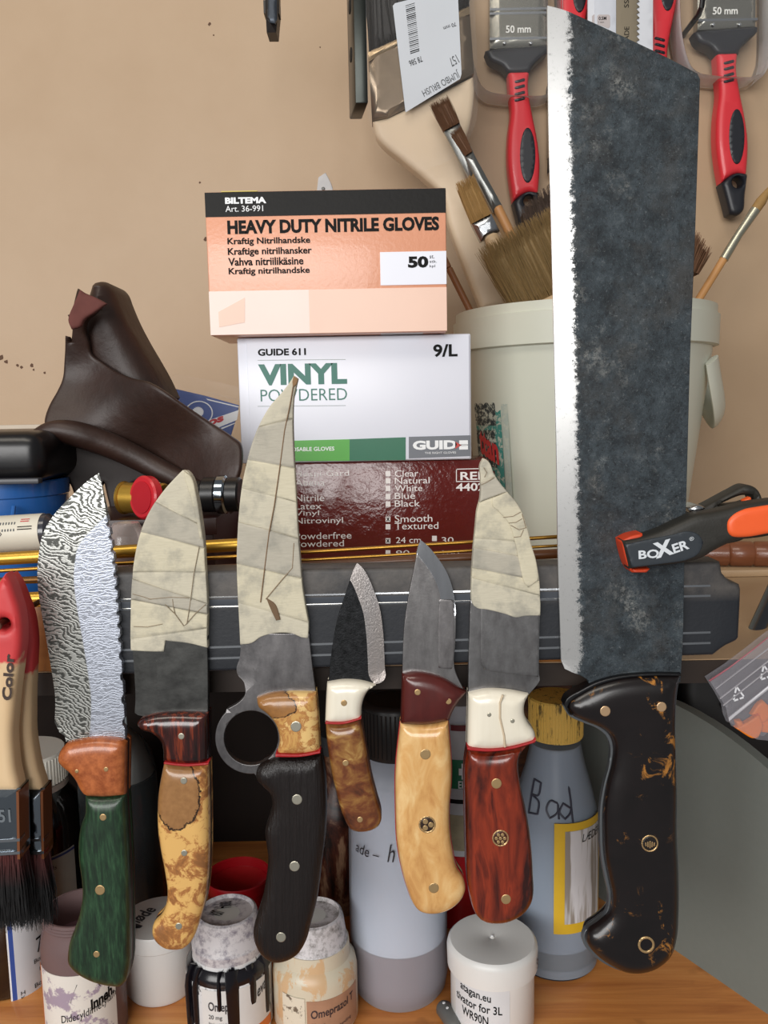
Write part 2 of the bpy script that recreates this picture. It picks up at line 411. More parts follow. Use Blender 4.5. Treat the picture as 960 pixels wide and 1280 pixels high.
# ---------------------------------------------------------------- magnetic knife bar
YB = 0.460                                        # front of the bar; blades sit on it
t = NT('bar_plastic'); zz = t.sep()[2]
dust = t.math('MULTIPLY', t.ramp(t.noise(45, 6, 0.7), [(0.35, 0.2), (0.7, 1.0)]), t.ramp(zz, [(0.0365, 0.0), (0.041, 1.0)]))
t.bump(t.noise(500, 3), 0.0004, 0.3); BARM = t.fin(t.mix(dust, '#1a1d23', '#57524e'), 0.55)
bl = pix(490, 836, YB)
bar = thing('magnetic_knife_bar', 'dark grey magnetic knife bar with four thin steel rails along the shelf front', 'knife holder', (bl.x, YB+0.007, bl.z))
right_end = cr(640, 560, 3, [(783, 428), (790, 470), (820, 500), (856, 513), (860, 530), (852, 712), (845, 722), (800, 745), (755, 778)])
left_end = [(112, 845), (82, 828), (66, 822), (62, 816), (60, 758), (64, 752), (78, 744), (86, 730), (88, 717)]
obj('bar_body', pil(right_end+left_end, YB, YB, 0.4788, r=0.0022, ang=30), BARM, bar)
def rail(x0, y0, x1, y1, w, mat, name, yf):
    a, b = (x0, y0), (x1, y1); return obj(name, pil([(x0, y0-w), (x1, y1-w), (x1, y1+w), (x0, y0+w)], YB, yf, YB+0.002, r=0.0004, smooth=False), mat, bar)
GRV = plain('#4d5158', 0.4, 0.3, name='magnet_grey')
for ya, yb_ in (((757.5), 738.2), ((822), 797)): rail(72, ya, 886, yb_, 5.5, GRV, 'magnet_strip', YB-0.0003)
for ya, yb_ in ((751.5, 732), (763.5, 744.5), (815, 790.3), (829, 803.5)): rail(70, ya, 888, yb_, 1.3, STEEL, 'steel_rail', YB-0.0007)

# ---------------------------------------------------------------- rods on the batten behind the bar
def rod(name, x0, y0, x1, y1, Y, rpx, mat, label, cat='rod', hollow=0, group=None, Y1=None):
    a = pix(x0, y0, Y); b = pix(x1, y1, Y1 or Y); r = rpx*mpp(a)
    return obj(name, rodg(a, b, r, 20, hollow=r*0.8 if hollow else 0, bev=0 if hollow else r*0.15), mat, tag=(label, cat))
BRASS2 = plain('#a9803a', 0.35, 1.0, scale=200, name='dull_brass'); BRONZE = plain('#6b4a26', 0.4, 0.8, name='bronze_rod')
t = NT('dowel_wood'); DOWEL = t.fin(t.mix(t.noise(10, 5, vec=t.mapping((1, 30, 30))), '#7a4a26', '#4d2b14'), 0.4, coat=0.2)
rod('brass_tube', -40, 701, 330, 679, 0.5035, 8.2, BRASS, 'thick polished brass tube lying topmost behind the knife bar', hollow=1)
rod('brass_rod', -40, 716, 745, 668, 0.4900, 2.4, BRASS2, 'long thin brass rod crossing in front of the brown glove box')
rod('wooden_dowel', 120, 719, 760, 689, 0.4990, 6.2, DOWEL, 'dark brown wooden dowel lying beneath the thin brass rods', 'dowel')
rod('brass_rod', 330, 703, 700, 682, 0.4865, 1.9, BRASS2, 'short thin brass rod lying against the brown dowel')
rod('bronze_rod', -40, 728, 112, 722, 0.4885, 4.6, BRONZE, 'dull bronze rod beneath the thick brass tube behind red brush tip')
rod('brass_pipe', -40, 752, 150, 743, 0.4895, 8.4, BRASS, 'stubby brass pipe lying on the wooden batten by the red brush', hollow=1)

# ---------------------------------------------------------------- knives
def blade_mat(name, base, dark, rough=0.34, scale=120, stretch=(1, 1, 1), edgecol=None, lim=1.0, soft=0.02, en=0.0, edge_rough=0.25, bump=0.12, metal=0.9, spot=None):
    t = NT(name); v = t.mapping(stretch)
    c = t.mix(t.ramp(t.noise(scale, 6, 0.65, vec=v), [(0.3, 0.0), (0.7, 1.0)]), dark, base); r = rough
    if spot: c = t.mix(t.ramp(t.noise(spot[1], 7, 0.75), [(spot[2], 0.0), (spot[2]+0.07, 1.0)]), c, spot[0])
    if edgecol:
        e = t.attr()
        if en: e = t.math('ADD', e, t.math('MULTIPLY', t.math('SUBTRACT', t.noise(260, 6, 0.8), 0.5), en))
        f = t.ramp(e, [(max(lim-soft, 0)*0.5, 1.0), ((lim+soft)*0.5, 0.0)]) if lim+soft > 1 else t.ramp(e, [(lim-soft, 1.0), (lim+soft, 0.0)])
        if lim+soft > 1:
            f = t.ramp(t.math('MULTIPLY', e, 0.5), [((lim-soft)*0.5, 1.0), ((lim+soft)*0.5, 0.0)])
        ec = t.mix(t.noise(90, 4, vec=t.mapping((1, 1, 0.2))), edgecol, '#9a9a9c')
        c = t.mix(f, c, ec); r = t.mix(f, (rough,)*3+(1,), (edge_rough,)*3+(1,))
    t.bump(t.noise(scale*2.5, 6, 0.7), 0.0006, bump); return t.fin(c, r, metal)
YS = YB-0.0046                                    # front of a blade
YH = YS-0.0080                                    # front of a handle scale
KG = 'handmade knives on the magnetic bar'
def knife(name, label, x, y):
    p = pix(x, y, YS); return thing(name, label, 'cleaver' if 'cleaver' in name else 'knife', (p.x, YS, p.z), KG)
def blade(kn, pts, mat, cut=None, cw=20, cdep=None, name='blade', smooth=True, holes=(), ang=48, yf=None, yb=None, r=0.0004):
    w = cw*mpp(pix(480, 800, YS))
    g = pil(pts, YS, yf or YS, yb or YB-0.0002, r=r, cut=cut, cw=w, cdep=cdep, holes=holes, sym=True, smooth=smooth, ang=ang)
    return obj(name, g, mat, kn, smooth=4, attr=pillow.edge)
def scale(kn, name, pts, mat, yf=None, r=0.0075, rd=0.0055, holes=(), back=True, ang=48):
    o = obj(name, pil(pts, YH+0.004, yf or YH, YS, r=r, rd=rd, holes=holes, ang=ang), mat, kn, smooth=40)
    if back:
        V, Fc = pil(pts, YH+0.004, yf or YH, YS, r=r, rd=rd, holes=holes, ang=ang)
        obj(name, ([Vector((v.x, YB+(YS-v.y), v.z)) for v in V], Fc), mat, kn, smooth=40)
    return o
def pin(kn, x, y, r, mat=PINM, name='pin', yf=None):
    yf = yf or YH
    return obj(name, pil(circ(x, y, r, 20), YH, yf-0.00025, yf+0.006, r=0.0004, smooth=False), mat, kn)
def ringp(kn, x, y, ro, ri, mat, name, yf=None, d=0.0003):
    yf = yf or YH
    return obj(name, pil(circ(x, y, ro, 28), YH, yf-d, yf+0.005, r=0.0003, holes=[circ(x, y, ri, 24)], smooth=False), mat, kn)
TAPE = []
for i, (a, b) in enumerate((('#c9c2ae', '#b7b09c'), ('#b8b2a3', '#9f998b'), ('#cfc7b0', '#bcb49b'))):
    t = NT('masking_tape_%d' % i); v = t.mapping((160, 160, 900), rot=(0, 0.2, 0))
    c = t.mix(t.noise(1, 4, 0.7, vec=v), a, b); c = t.mix(t.ramp(t.noise(48, 6, 0.65), [(0.48, 0.0), (0.66, 0.75)]), c, '#8d8a80')
    c = t.mix(t.ramp(t.noise(55, 5, 0.7), [(0.70, 0.0), (0.80, 0.7)]), c, '#8a6744')
    t.bump(t.noise(1.2, 4, vec=v), 0.0006, 0.35); TAPE.append(t.fin(c, 0.75))
def tape(kn, outline, cuts, thick=0.0009, warp=None):
    """Wrap: the outline split by slanted cuts into overlapping strips, each a little proud of the one below."""
    P = sm(outline)
    for i in range(len(cuts)+1):
        q = P
        if i > 0: a, b = cuts[i-1]; q = clip_line(q, a, b)
        if i < len(cuts): a, b = cuts[i]; q = clip_line(q, b, a)
        if len(q) < 3: continue
        e = 0.00035*((i*2) % 3)
        obj('tape_strip', pil(q, YS-0.0005, YS-thick-e, YB-0.0001, r=0.0007, rd=0.0005+e*0.3, smooth=False, warp=warp), TAPE[i % 3], kn, smooth=50)

# 1 -- patterned-steel knife with green handle
t = NT('damascus_steel'); x3 = t.sep()
def flow(freq, tilt, n1, a1, n2, a2, lo, hi):
    ph = t.math('MULTIPLY', t.math('ADD', x3[2], t.math('MULTIPLY', x3[0], tilt)), freq)
    ph = t.math('ADD', ph, t.math('MULTIPLY', t.noise(n1, 2, 0.5, 0.4, vec=t.mapping((0.7, 1, 1))), a1)); ph = t.math('ADD', ph, t.math('MULTIPLY', t.noise(n2, 3, 0.6, vec=t.mapping((0.45, 1, 1))), a2))
    return t.ramp(t.math('PINGPONG', ph, 1.0), [(lo, 0.0), (hi, 1.0)])
pL = flow(760, 0.5, 55, 17, 230, 7.5, 0.30, 0.70); pR = flow(1150, -0.1, 70, 10, 330, 8.0, 0.1, 0.9)
ef = t.ramp(t.math('MULTIPLY', t.attr(), 0.5), [(0.485, 1.0), (0.50, 0.0)]); pat = t.mix(ef, pR, pL)
ca = t.mix(pat, '#4c4d4a', '#bdbeb9'); cb = t.mix(pat, '#8d919b', '#c6ccd9'); t.bump(pat, 0.0002, 0.3)
DAM = t.fin(t.mix(ef, cb, ca), t.mix(pat, (0.5,)*3+(1,), (0.33,)*3+(1,)), 0.75)
A = lambda pts: cr(0, 580, 3.2, pts)
B = lambda pts: cr(0, 900, 3.2, pts)
k = knife('hunting_knife', 'patterned steel hunting knife with scalloped spine and green handle', 124, 1232)
edge1 = A([(390, 38), (350, 65), (300, 110), (250, 160), (210, 205), (180, 250), (160, 300), (148, 370), (143, 440), (148, 520), (160, 600), (178, 700), (195, 800), (208, 880), (215, 940), (213, 1040)])
spine = [(125, 600), (128, 618), (132.5, 640), (135, 652)]
ys = [652, 668, 684, 700, 715, 731, 747, 763, 778, 795, 814, 840, 868, 897, 924]
def spx(y): return float(np.interp(y, [652, 673, 700, 740, 780, 830, 890, 925], [135, 139.5, 143, 147, 149.5, 152.5, 155.5, 156.5]))
scal = []
for a, b in zip(ys, ys[1:]):
    for q in range(6):
        u = q/6; y = a+(b-a)*u; scal.append((spx(y)-(3.2*math.sin(PI*min(1, u*2)) if u < 0.5 else 0), y))
low = A([(500, 1105), (400, 1112), (262, 1112), (255, 1090), (235, 1078)])
P1 = sm(edge1, closed=False, step=4)+low[::-1]+scal[::-1]+sm(spine, closed=False, step=4)[:0:-1]
g = pillow(wxz(P1, YS), YS, YB-0.0002, r=0.0004, cut=wxz(sm(edge1, closed=False, step=4), YS), cw=48*mpp(pix(100, 750, YS)), cdep=0.0021, sym=True)
obj('blade', g, DAM, k, smooth=4, attr=pillow.edge)
t = NT('burl_wood'); OBURL = t.fin(t.mix(t.ramp(t.noise(220, 6, 0.7), [(0.35, 0.0), (0.65, 1.0)]), '#8a4520', '#b8693a'), 0.35, coat=0.3)
t = NT('green_wood'); GRN = t.fin(t.ramp(t.noise(40, 6, 0.7, vec=t.mapping((12, 12, 1.5))), [(0.3, '#0d1710'), (0.5, '#1b3320'), (0.74, '#35583a')]), 0.4, coat=0.12)
bol = B([(265, 95), (238, 128), (230, 160), (245, 185), (275, 210), (300, 240), (320, 280), (340, 305), (420, 308), (500, 301), (503, 95), (480, 82), (400, 74), (320, 82), (275, 92)])
han = B([(340, 305), (338, 380), (320, 430), (312, 500), (315, 570), (325, 640), (328, 700), (320, 760), (300, 830), (280, 880), (270, 930), (272, 975), (295, 1005), (340, 1035), (390, 1055), (440, 1065), (480, 1066), (500, 1050), (515, 1000), (520, 900), (518, 760), (515, 600), (508, 450), (500, 301), (420, 308)])
scale(k, 'bolster', bol, OBURL); scale(k, 'handle_scale', han, GRN)
TANG = plain('#6f7072', 0.38, 0.9, scale=200, name='tang_steel'); DKTANG = plain('#3a211c', 0.5, name='dark_tang')
def tang(kn, *outs, mat=TANG, holes=()):
    for o_ in outs: obj('tang', pil(o_, YH+0.005, YS+0.0001, YB-0.0003, r=0.0003, holes=holes), mat, kn)
tang(k, bol, han, mat=DKTANG)
for x, y, r in ((307, 205, 8), (424, 197, 10), (412, 389, 14), (400, 680, 20), (386, 937, 13)): pin(k, x/3.2, 900+y/3.2, r/3.2)

# 2 -- taped knife with spalted handle
def spalt(name, blobs, light='#d9ac66', dark='#8a5b32', line='#221309'):
    t = NT(name); nz = t.math('SUBTRACT', t.noise(190, 5, 0.7), 0.5)
    base = t.ramp(t.noise(75, 7, 0.72, 0.5), [(0.40, dark), (0.47, '#a86f3c'), (0.53, light)])
    lines = t.math('PINGPONG', t.math('MULTIPLY', t.noise(42, 3, 0.6, 0.6), 3.0), 1.0)
    base = t.mix(t.ramp(lines, [(0.0, 1.0), (0.022, 0.0)]), base, line)
    for (px, pz, rx, rz, colr) in blobs:
        xx = t.sep(); dx = t.math('DIVIDE', t.math('SUBTRACT', xx[0], px), rx); dz = t.math('DIVIDE', t.math('SUBTRACT', xx[2], pz), rz)
        dd = t.math('SQRT', t.math('ADD', t.math('MULTIPLY', dx, dx), t.math('MULTIPLY', dz, dz)))
        dd = t.math('MULTIPLY', t.math('ADD', dd, t.math('MULTIPLY', nz, 0.5)), 0.5)
        inner = t.mix(t.noise(350, 4), colr, '#7c5530')
        base = t.mix(t.ramp(dd, [(0.485, 1.0), (0.495, 0.0)]), base, inner)
        ring_ = t.ramp(dd, [(0.47, 0.0), (0.485, 1.0), (0.50, 1.0), (0.515, 0.0)]); base = t.mix(ring_, base, line)
    t.bump(t.noise(300, 4), 0.0003, 0.1); return t.fin(base, 0.33, coat=0.35)
kl = pix(232, 1188, YS)
pp = pix(218, 1000, YH); 
k = knife('hunting_knife', 'tape wrapped knife with dark red bolster and spalted wood handle', 220, 1188)
SP1 = spalt('spalted_wood', [(pp.x-ORG[k].x+0.0005, pp.z-ORG[k].z+0.003, 0.0135, 0.0205, '#a67a4c')])
bs = blade_mat('forged_dark_steel', '#5d5d5b', '#3a3a39', 0.42, 70, (1, 1, 1.4))
P2 = A([(524, 700), (524, 745), (532, 830), (537, 920), (535, 1000), (560, 1004), (575, 1008), (640, 1002), (700, 998), (830, 1000), (832, 850), (830, 735), (829, 600), (802, 690)])
P2 = A([(524, 690), (528, 760), (534, 850), (538, 940), (535, 1000), (548, 1008), (600, 1012), (700, 1005), (832, 1003), (832, 850), (829, 690)])
blade(k, P2, bs, cut=A([(524, 690), (528, 760), (534, 850), (538, 940), (535, 1000)]), cw=30, cdep=0.0019)
tp = A([(730, 25), (748, 28), (770, 55), (790, 130), (802, 200), (815, 300), (822, 420), (828, 520), (830, 600), (828, 690), (830, 735), (760, 718), (662, 706), (655, 750), (600, 750), (523, 746), (522, 700), (524, 560), (528, 480), (535, 400), (550, 320), (575, 240), (610, 170), (660, 100), (715, 40)])
cuts = [((620, 150), (800, 245)), ((555, 268), (800, 330)), ((530, 432), (830, 430)), ((520, 455), (830, 560)), ((520, 540), (830, 600)), ((520, 700), (830, 655))]
cuts = [tuple(A(c)) for c in cuts]; tape(k, tp, cuts)
CREASE = plain('#8a7a64', 0.8, name='tape_wrinkle')
for ln in ([(595, 541), (680, 533), (755, 535)], [(660, 562), (700, 600), (735, 648), (745, 640)], [(690, 540), (693, 570), (700, 600)], [(745, 640), (780, 600), (822, 562)], [(797, 330), (775, 440), (760, 560), (747, 640)], [(530, 520), (570, 530), (605, 542)], [(535, 650), (590, 652), (650, 640)]):
    obj('tape_seam', tubeg([pix(x, y, YS-0.00165) for x, y in A(ln)], 0.00022, 5), CREASE, k)
obj('tape_fold', pil(A([(735, 28), (765, 50), (785, 120), (800, 210), (812, 300), (800, 300), (785, 220), (762, 130), (740, 60)]), YS-0.002, YS-0.0028, YS-0.001, r=0.0008), TAPE[2], k)
t = NT('cocobolo_wood'); COCO2 = t.fin(t.ramp(t.noise(22, 5, 0.6, 0.4, vec=t.mapping((14, 14, 1.0))), [(0.35, '#150a08'), (0.52, '#3a1410'), (0.62, '#7c3218'), (0.7, '#2a0e0b')]), 0.25, coat=0.5)
bol = A([(546, 1042), (560, 1022), (600, 1008), (680, 998), (830, 1000), (832, 1199), (740, 1203), (652, 1190), (650, 1140), (640, 1110), (610, 1080), (565, 1065)])
han = B([(655, 174), (740, 184), (833, 178), (836, 300), (838, 450), (835, 600), (825, 700), (800, 800), (770, 880), (740, 912), (700, 920), (660, 915), (625, 890), (608, 860), (612, 820), (640, 790), (660, 750), (668, 690), (660, 620), (645, 540), (632, 460), (628, 380), (632, 300), (645, 220)])
scale(k, 'bolster', bol, COCO2); scale(k, 'handle_scale', han, SP1); tang(k, bol, han, mat=BLACK)
obj('liner', pil(B([(655, 170), (740, 178), (833, 173), (833, 180), (740, 186), (655, 177)]), YH, YH-0.0001, YS, r=0.0003), LINER, k)
for x, y, r in ((725, 65, 13), (735, 243, 14), (737, 532, 13), (715, 825, 14)): pin(k, x/3.2, 900+y/3.2, r/3.2, NICK)

# 3 -- long taped knife with finger ring
Cc = lambda pts: cr(260, 460, 2.56, pts)
D = lambda pts: cr(220, 880, 3.2, pts)
k = knife('ring_knife', 'long curved tape wrapped knife with steel finger ring and black handle', 350, 1204)
gs = blade_mat('ground_steel', '#8d8a8a', '#5f5d5e', 0.36, 90, (1, 1, 0.5))
P3 = Cc([(100, 850), (103, 885), (100, 930), (90, 962), (94, 985), (112, 1003), (118, 1018), (117, 1048), (98, 1070), (60, 1092)])
outer = [(313.8+45*math.cos(a), 922.5+45*math.sin(a)) for a in np.linspace(rad(225), rad(85), 26)]
P3 = P3 + outer + D([(330, 300), (400, 260), (430, 120), (560, 60)]) + Cc([(352, 1100), (345, 1040), (335, 960), (323, 850)])
blade(k, P3, gs, holes=[circ(313.8, 922.5, 34, 40)], cut=Cc([(100, 850), (103, 885), (100, 930), (90, 962), (94, 985)]), cw=24, cdep=0.0015, ang=40)
tp = Cc([(275, 24), (288, 34), (282, 60), (275, 90), (272, 160), (275, 270), (282, 400), (288, 520), (296, 620), (303, 700), (312, 760), (322, 820), (320, 865), (300, 862), (270, 850), (220, 848), (170, 860), (140, 880), (103, 885), (100, 820), (95, 720), (92, 620), (95, 530), (100, 450), (110, 370), (125, 300), (145, 230), (170, 170), (200, 120), (235, 80), (262, 45)])
cuts = [((160, 190), (275, 160)), ((125, 292), (282, 320)), ((105, 382), (284, 430)), ((95, 492), (290, 545)), ((92, 625), (303, 672)), ((95, 750), (315, 810))]
tape(k, tp, [tuple(Cc(c)) for c in cuts])
seam = [pix(x, y, YS-0.0016) for x, y in Cc([(274, 50), (262, 120), (245, 200), (228, 330), (212, 440), (195, 530), (180, 650), (168, 750)])]
obj('tape_seam', tubeg(seam, 0.00035, 5), plain('#7a5f45', 0.8, name='tape_crease'), k)
obj('tape_seam', tubeg([pix(x, y, YS-0.0015) for x, y in Cc([(185, 740), (235, 680), (270, 640), (275, 560)])], 0.0003, 5), plain('#8a7760', 0.8), k)
obj('tape_tear', pil(Cc([(274, 26), (288, 34), (284, 52), (272, 62), (270, 44)]), YS-0.0014, YS-0.0019, YS-0.001, r=0.0003), plain('#8a6a48', 0.8), k)
obj('tape_tear', pil(Cc([(186, 735), (215, 755), (232, 805), (218, 808), (200, 770)]), YS-0.0014, YS-0.0018, YS-0.001, r=0.0003), plain('#6d563e', 0.8), k)
pp = pix(352, 885, YH)
SP2 = spalt('spalted_bolster_wood', [(pp.x-ORG[k].x-0.006, pp.z-ORG[k].z+0.001, 0.0145, 0.0072, '#a9763f')], light='#dcb877', dark='#c79a58')
bol = Cc([(155, 1058), (200, 1044), (280, 1039), (345, 1041), (352, 1120), (358, 1226), (300, 1236), (220, 1236), (228, 1190), (215, 1140), (185, 1105), (160, 1085)])
han = D([(405, 215), (490, 216), (580, 207), (595, 300), (600, 420), (595, 540), (580, 660), (565, 780), (540, 880), (520, 950), (490, 1000), (440, 1030), (390, 1035), (345, 1010), (315, 960), (308, 910), (325, 850), (345, 780), (360, 700), (368, 620), (360, 560), (355, 510), (370, 460), (383, 410), (375, 360), (345, 330), (320, 300), (325, 260), (350, 240), (385, 225)])
t = NT('grooved_black_wood'); BKW = t.bump(t.noise(30, 4, 0.6, vec=t.mapping((22, 22, 1.4), rot=(0, rad(-14), 0))), 0.0015, 0.6).fin(t.mix(t.noise(30, 4, vec=t.mapping((22, 22, 1.2), rot=(0, rad(-14), 0))), '#0d0807', '#1a1210'), 0.4)
scale(k, 'bolster', bol, SP2); scale(k, 'handle_scale', han, BKW); tang(k, han)
obj('liner', pil(Cc([(216, 1236), (300, 1237), (358, 1227), (360, 1233), (300, 1244), (216, 1245)]), YH, YH-0.0002, YS, r=0.0003), LINER, k)
for x, y, r in ((480, 90, 22), (484, 382, 21), (474, 649, 21), (420, 933, 20)): pin(k, 220+x/3.2, 880+y/3.2, r/3.2, NICK)

# 4 -- small black forged knife
E = lambda pts: cr(390, 660, 3.2, pts)
G4 = lambda pts: cr(380, 840, 4.0, pts)
k = knife('small_knife', 'small black forged knife with white bolster and mottled horn handle', 448, 1040)
bk = blade_mat('black_forged_steel', '#2a2b2d', '#0e0f10', 0.42, 260, edgecol='#b7aaa2', lim=1.0, soft=0.01, edge_rough=0.33, bump=0.5, metal=0.75)
ed = E([(180, 143), (200, 160), (225, 200), (250, 260), (270, 320), (280, 380), (286, 440), (290, 520), (292, 572)])
P4 = ed + E([(295, 590), (288, 610), (260, 624), (200, 625), (130, 622), (64, 630), (68, 590), (75, 520), (85, 450), (100, 370), (115, 320), (135, 260), (155, 200), (166, 168)])
blade(k, P4, bk, cut=ed, cw=21, cdep=0.0019)
t = NT('white_bone'); BONE = t.fin(t.mix(t.noise(30, 3, vec=t.mapping((10, 10, 1))), '#ece6d6', '#dcd3bf'), 0.28, coat=0.4)
bol = E([(60, 622), (130, 612), (200, 617), (255, 632), (225, 652), (205, 690), (197, 740), (198, 766), (120, 780), (52, 779), (55, 700), (58, 645)])
han = G4([(108, 258), (200, 258), (285, 236), (295, 300), (315, 400), (335, 520), (365, 640), (388, 735), (375, 770), (330, 795), (270, 800), (230, 785), (205, 745), (180, 680), (160, 600), (140, 520), (125, 430), (112, 330)])
t = NT('mottled_horn'); HORN = t.fin(t.ramp(t.noise(75, 5, 0.6, 0.5, vec=t.mapping((1, 1, 1.3))), [(0.32, '#3a1c10'), (0.48, '#6b3a1e'), (0.6, '#8d6232'), (0.72, '#b9975a')]), 0.3, coat=0.4)
scale(k, 'bolster', bol, BONE, r=0.006); scale(k, 'handle_scale', han, HORN, r=0.006); tang(k, bol, han, mat=DKTANG)
obj('liner', pil(G4([(107, 252), (200, 252), (285, 230), (286, 236), (200, 260), (107, 260)]), YH, YH-0.0002, YS, r=0.0002), LINER, k)
for x, y, r in ((200, 155, 16), (208, 455, 16), (280, 738, 15)): pin(k, 380+x/4, 840+y/4, r/4)

# 5 -- drop point knife with blond handle
Ff = lambda pts: cr(400, 960, 3.2, pts)
k = knife('drop_point_knife', 'bright drop point knife with burgundy bolster and blond wood handle', 540, 1142)
st5 = blade_mat('satin_steel', '#a3a09f', '#7d7a7a', 0.3, 150, (1, 1, 0.4), edgecol='#d5d8dd', lim=1.0, soft=0.02, edge_rough=0.22)
ed = E([(435, 50), (462, 72), (502, 120), (540, 180), (562, 240), (573, 300), (576, 380), (573, 470), (568, 540)])
P5 = ed + E([(574, 575), (606, 645), (540, 625), (470, 600), (400, 592), (361, 596), (362, 560), (364, 480), (368, 400), (378, 320), (388, 260), (400, 200), (412, 140), (424, 78)])
blade(k, P5, st5, cut=ed[:6], cw=17, cdep=0.0021)
obj('ground_flat', pil(E([(508, 284), (566, 290), (570, 400), (566, 530), (560, 565), (506, 560), (504, 450)]), YS, YS-0.00015, YS+0.001, r=0.0002), blade_mat('worn_bevel_steel', '#8d8a8a', '#6c6969', 0.4, 150, (1, 1, 0.4)), k)
bol = E([(361, 588), (400, 580), (470, 587), (530, 607), (580, 637), (617, 660), (590, 695), (565, 735), (550, 772), (450, 789), (355, 785)])
han = G4([(482, 256), (580, 265), (680, 258), (722, 243), (728, 330), (738, 450), (738, 560), (728, 680), (730, 800)]) + Ff([(532, 340), (548, 405), (575, 450), (582, 490), (560, 535), (510, 572), (450, 585), (400, 575), (375, 550), (350, 490), (325, 400), (308, 300), (302, 150), (302, 20)])
t = NT('burgundy_wood'); BURG = t.fin(t.mix(t.noise(40, 5, 0.6, vec=t.mapping((4, 4, 1))), '#3a100e', '#5c1e18'), 0.3, coat=0.35)
t = NT('blond_wood'); f1 = t.noise(60, 5, 0.6, 0.8, vec=t.mapping((1.6, 1.6, 0.6))); BLOND = t.fin(t.ramp(f1, [(0.3, '#b9834a'), (0.5, '#d3a365'), (0.68, '#e2bd84')]), 0.28, coat=0.45)
scale(k, 'bolster', bol, BURG); scale(k, 'handle_scale', han, BLOND); tang(k, bol, han, mat=DKTANG)
hl = [(x+(0.9 if x > 530 else -0.9), y) for x, y in han]
obj('liner', pil(hl, YH+0.004, YS-0.0012, YS-0.0002, r=0.0003), LINER, k)
for x, y, r in ((568, 101, 16), (722, 147, 16), (607, 411, 27)): pin(k, 380+x/4, 840+y/4, r/4, yf=YH+(0.0003 if r == 16 and x > 700 else 0))
pin(k, 400+455/3.2, 960+480/3.2, 21/3.2)
ringp(k, 534, 1030.7, 10.8, 8.8, PINM, 'mosaic_ring'); mo = pin(k, 534, 1030.7, 8.8, plain('#2b1c14', 0.4), 'mosaic_pin')
for q in range(3): obj('mosaic_dot', pil(circ(534+4.6*math.cos(q*2.1), 1030.7+4.6*math.sin(q*2.1), 3.4, 14), YH, YH-0.0005, YH+0.001, r=0.0002, smooth=False), PINM, mo)

# 6 -- taped knife with white bolster and red wood handle
I5 = lambda pts: cr(540, 560, 5.333, pts)
k = knife('hunting_knife', 'tape wrapped knife with white bone bolster and red brown wood handle', 630, 1154)
st6 = blade_mat('worn_steel', '#8c8b8b', '#6a6868', 0.36, 130, (1, 1, 0.5))
P6 = E([(636, 290), (632, 330), (630, 400), (627, 500), (625, 664), (700, 656), (780, 658), (862, 675), (872, 664), (913, 612), (910, 590), (911, 450), (913, 330)])
blade(k, P6, st6, cut=E([(911, 330), (910, 450), (909, 590)]), cw=75, cdep=0.0016)
tp = I5([(342, 70), (360, 76), (385, 100), (410, 165), (440, 215), (500, 290), (560, 360), (600, 430), (635, 530), (660, 640), (690, 740), (710, 840), (718, 920), (720, 1000)]) + E([(914, 300), (913, 350), (850, 352), (815, 358), (780, 346), (700, 326), (660, 320), (640, 300)]) + I5([(262, 1000), (265, 850), (272, 720), (280, 620), (290, 520), (300, 420), (320, 340), (325, 200), (320, 115)])
cuts = [((320, 235), (430, 190)), ((320, 360), (510, 290)), ((318, 372), (650, 600)), ((280, 598), (680, 630)), ((272, 660), (690, 740)), ((262, 795), (715, 885)), ((262, 860), (720, 985))]
cuts = [cuts[0], cuts[1], cuts[3], cuts[4], cuts[5], cuts[6]]
tape(k, tp, [tuple(I5(c)) for c in cuts])
obj('tape_fold', pil(I5([(400, 335), (500, 292), (560, 360), (600, 430), (635, 530), (660, 640), (690, 740), (712, 870), (700, 885), (640, 928), (615, 900), (580, 760), (550, 620), (510, 500), (440, 420), (400, 385)]), YS-0.0012, YS-0.0022, YS-0.001, r=0.0008), TAPE[2], k)
for ln in ([(328, 245), (370, 225), (412, 198)], [(475, 462), (540, 455), (592, 426)], [(512, 500), (560, 495), (602, 470)], [(545, 595), (590, 590), (610, 545)], [(525, 515), (580, 545), (630, 530)], [(345, 130), (365, 165), (350, 195)], [(600, 440), (612, 480), (625, 530)]):
    obj('tape_seam', tubeg([pix(x, y, YS-0.0023) for x, y in I5(ln)], 0.00022, 5), CREASE, k)
obj('ground_flat', pil(E([(674, 310), (909, 330), (905, 596), (800, 584), (720, 573), (686, 564), (676, 535)]), YS, YS-0.00018, YS+0.001, r=0.0002), st6, k)
bol = E([(626, 664), (700, 649), (790, 653), (868, 668), (853, 700), (850, 740), (865, 780), (890, 815), (897, 845), (880, 856), (780, 881), (700, 888), (622, 880)])
han = [(584.6, 937.5), (610, 940), (636, 937), (668, 927.5), (655, 937), (648.5, 950), (650, 977), (657, 1010), (663, 1047), (666.5, 1093), (666, 1125)] + Ff([(820, 580), (770, 612), (720, 624), (660, 618), (625, 590), (600, 520), (590, 450), (583, 300), (580, 150), (580, 0)])
t = NT('red_brown_wood'); v = t.mapping((4.5, 4.5, 1.0)); f1 = t.noise(17, 5, 0.55, 0.7, vec=v); RW = t.fin(t.ramp(t.math('PINGPONG', t.math('MULTIPLY', f1, 3.2), 1.0), [(0.05, '#2c0c07'), (0.35, '#63200f'), (0.7, '#883018'), (0.95, '#4a150b')]), 0.27, coat=0.45)
scale(k, 'bolster', bol, BONE); scale(k, 'handle_scale', han, RW); tang(k, bol, han, mat=DKTANG)
obj('liner', pil(E([(622, 879), (700, 886), (780, 880), (880, 855), (897, 845), (892, 858), (790, 886), (700, 894), (622, 888)]), YH, YH-0.0002, YS, r=0.0002), LINER, k)
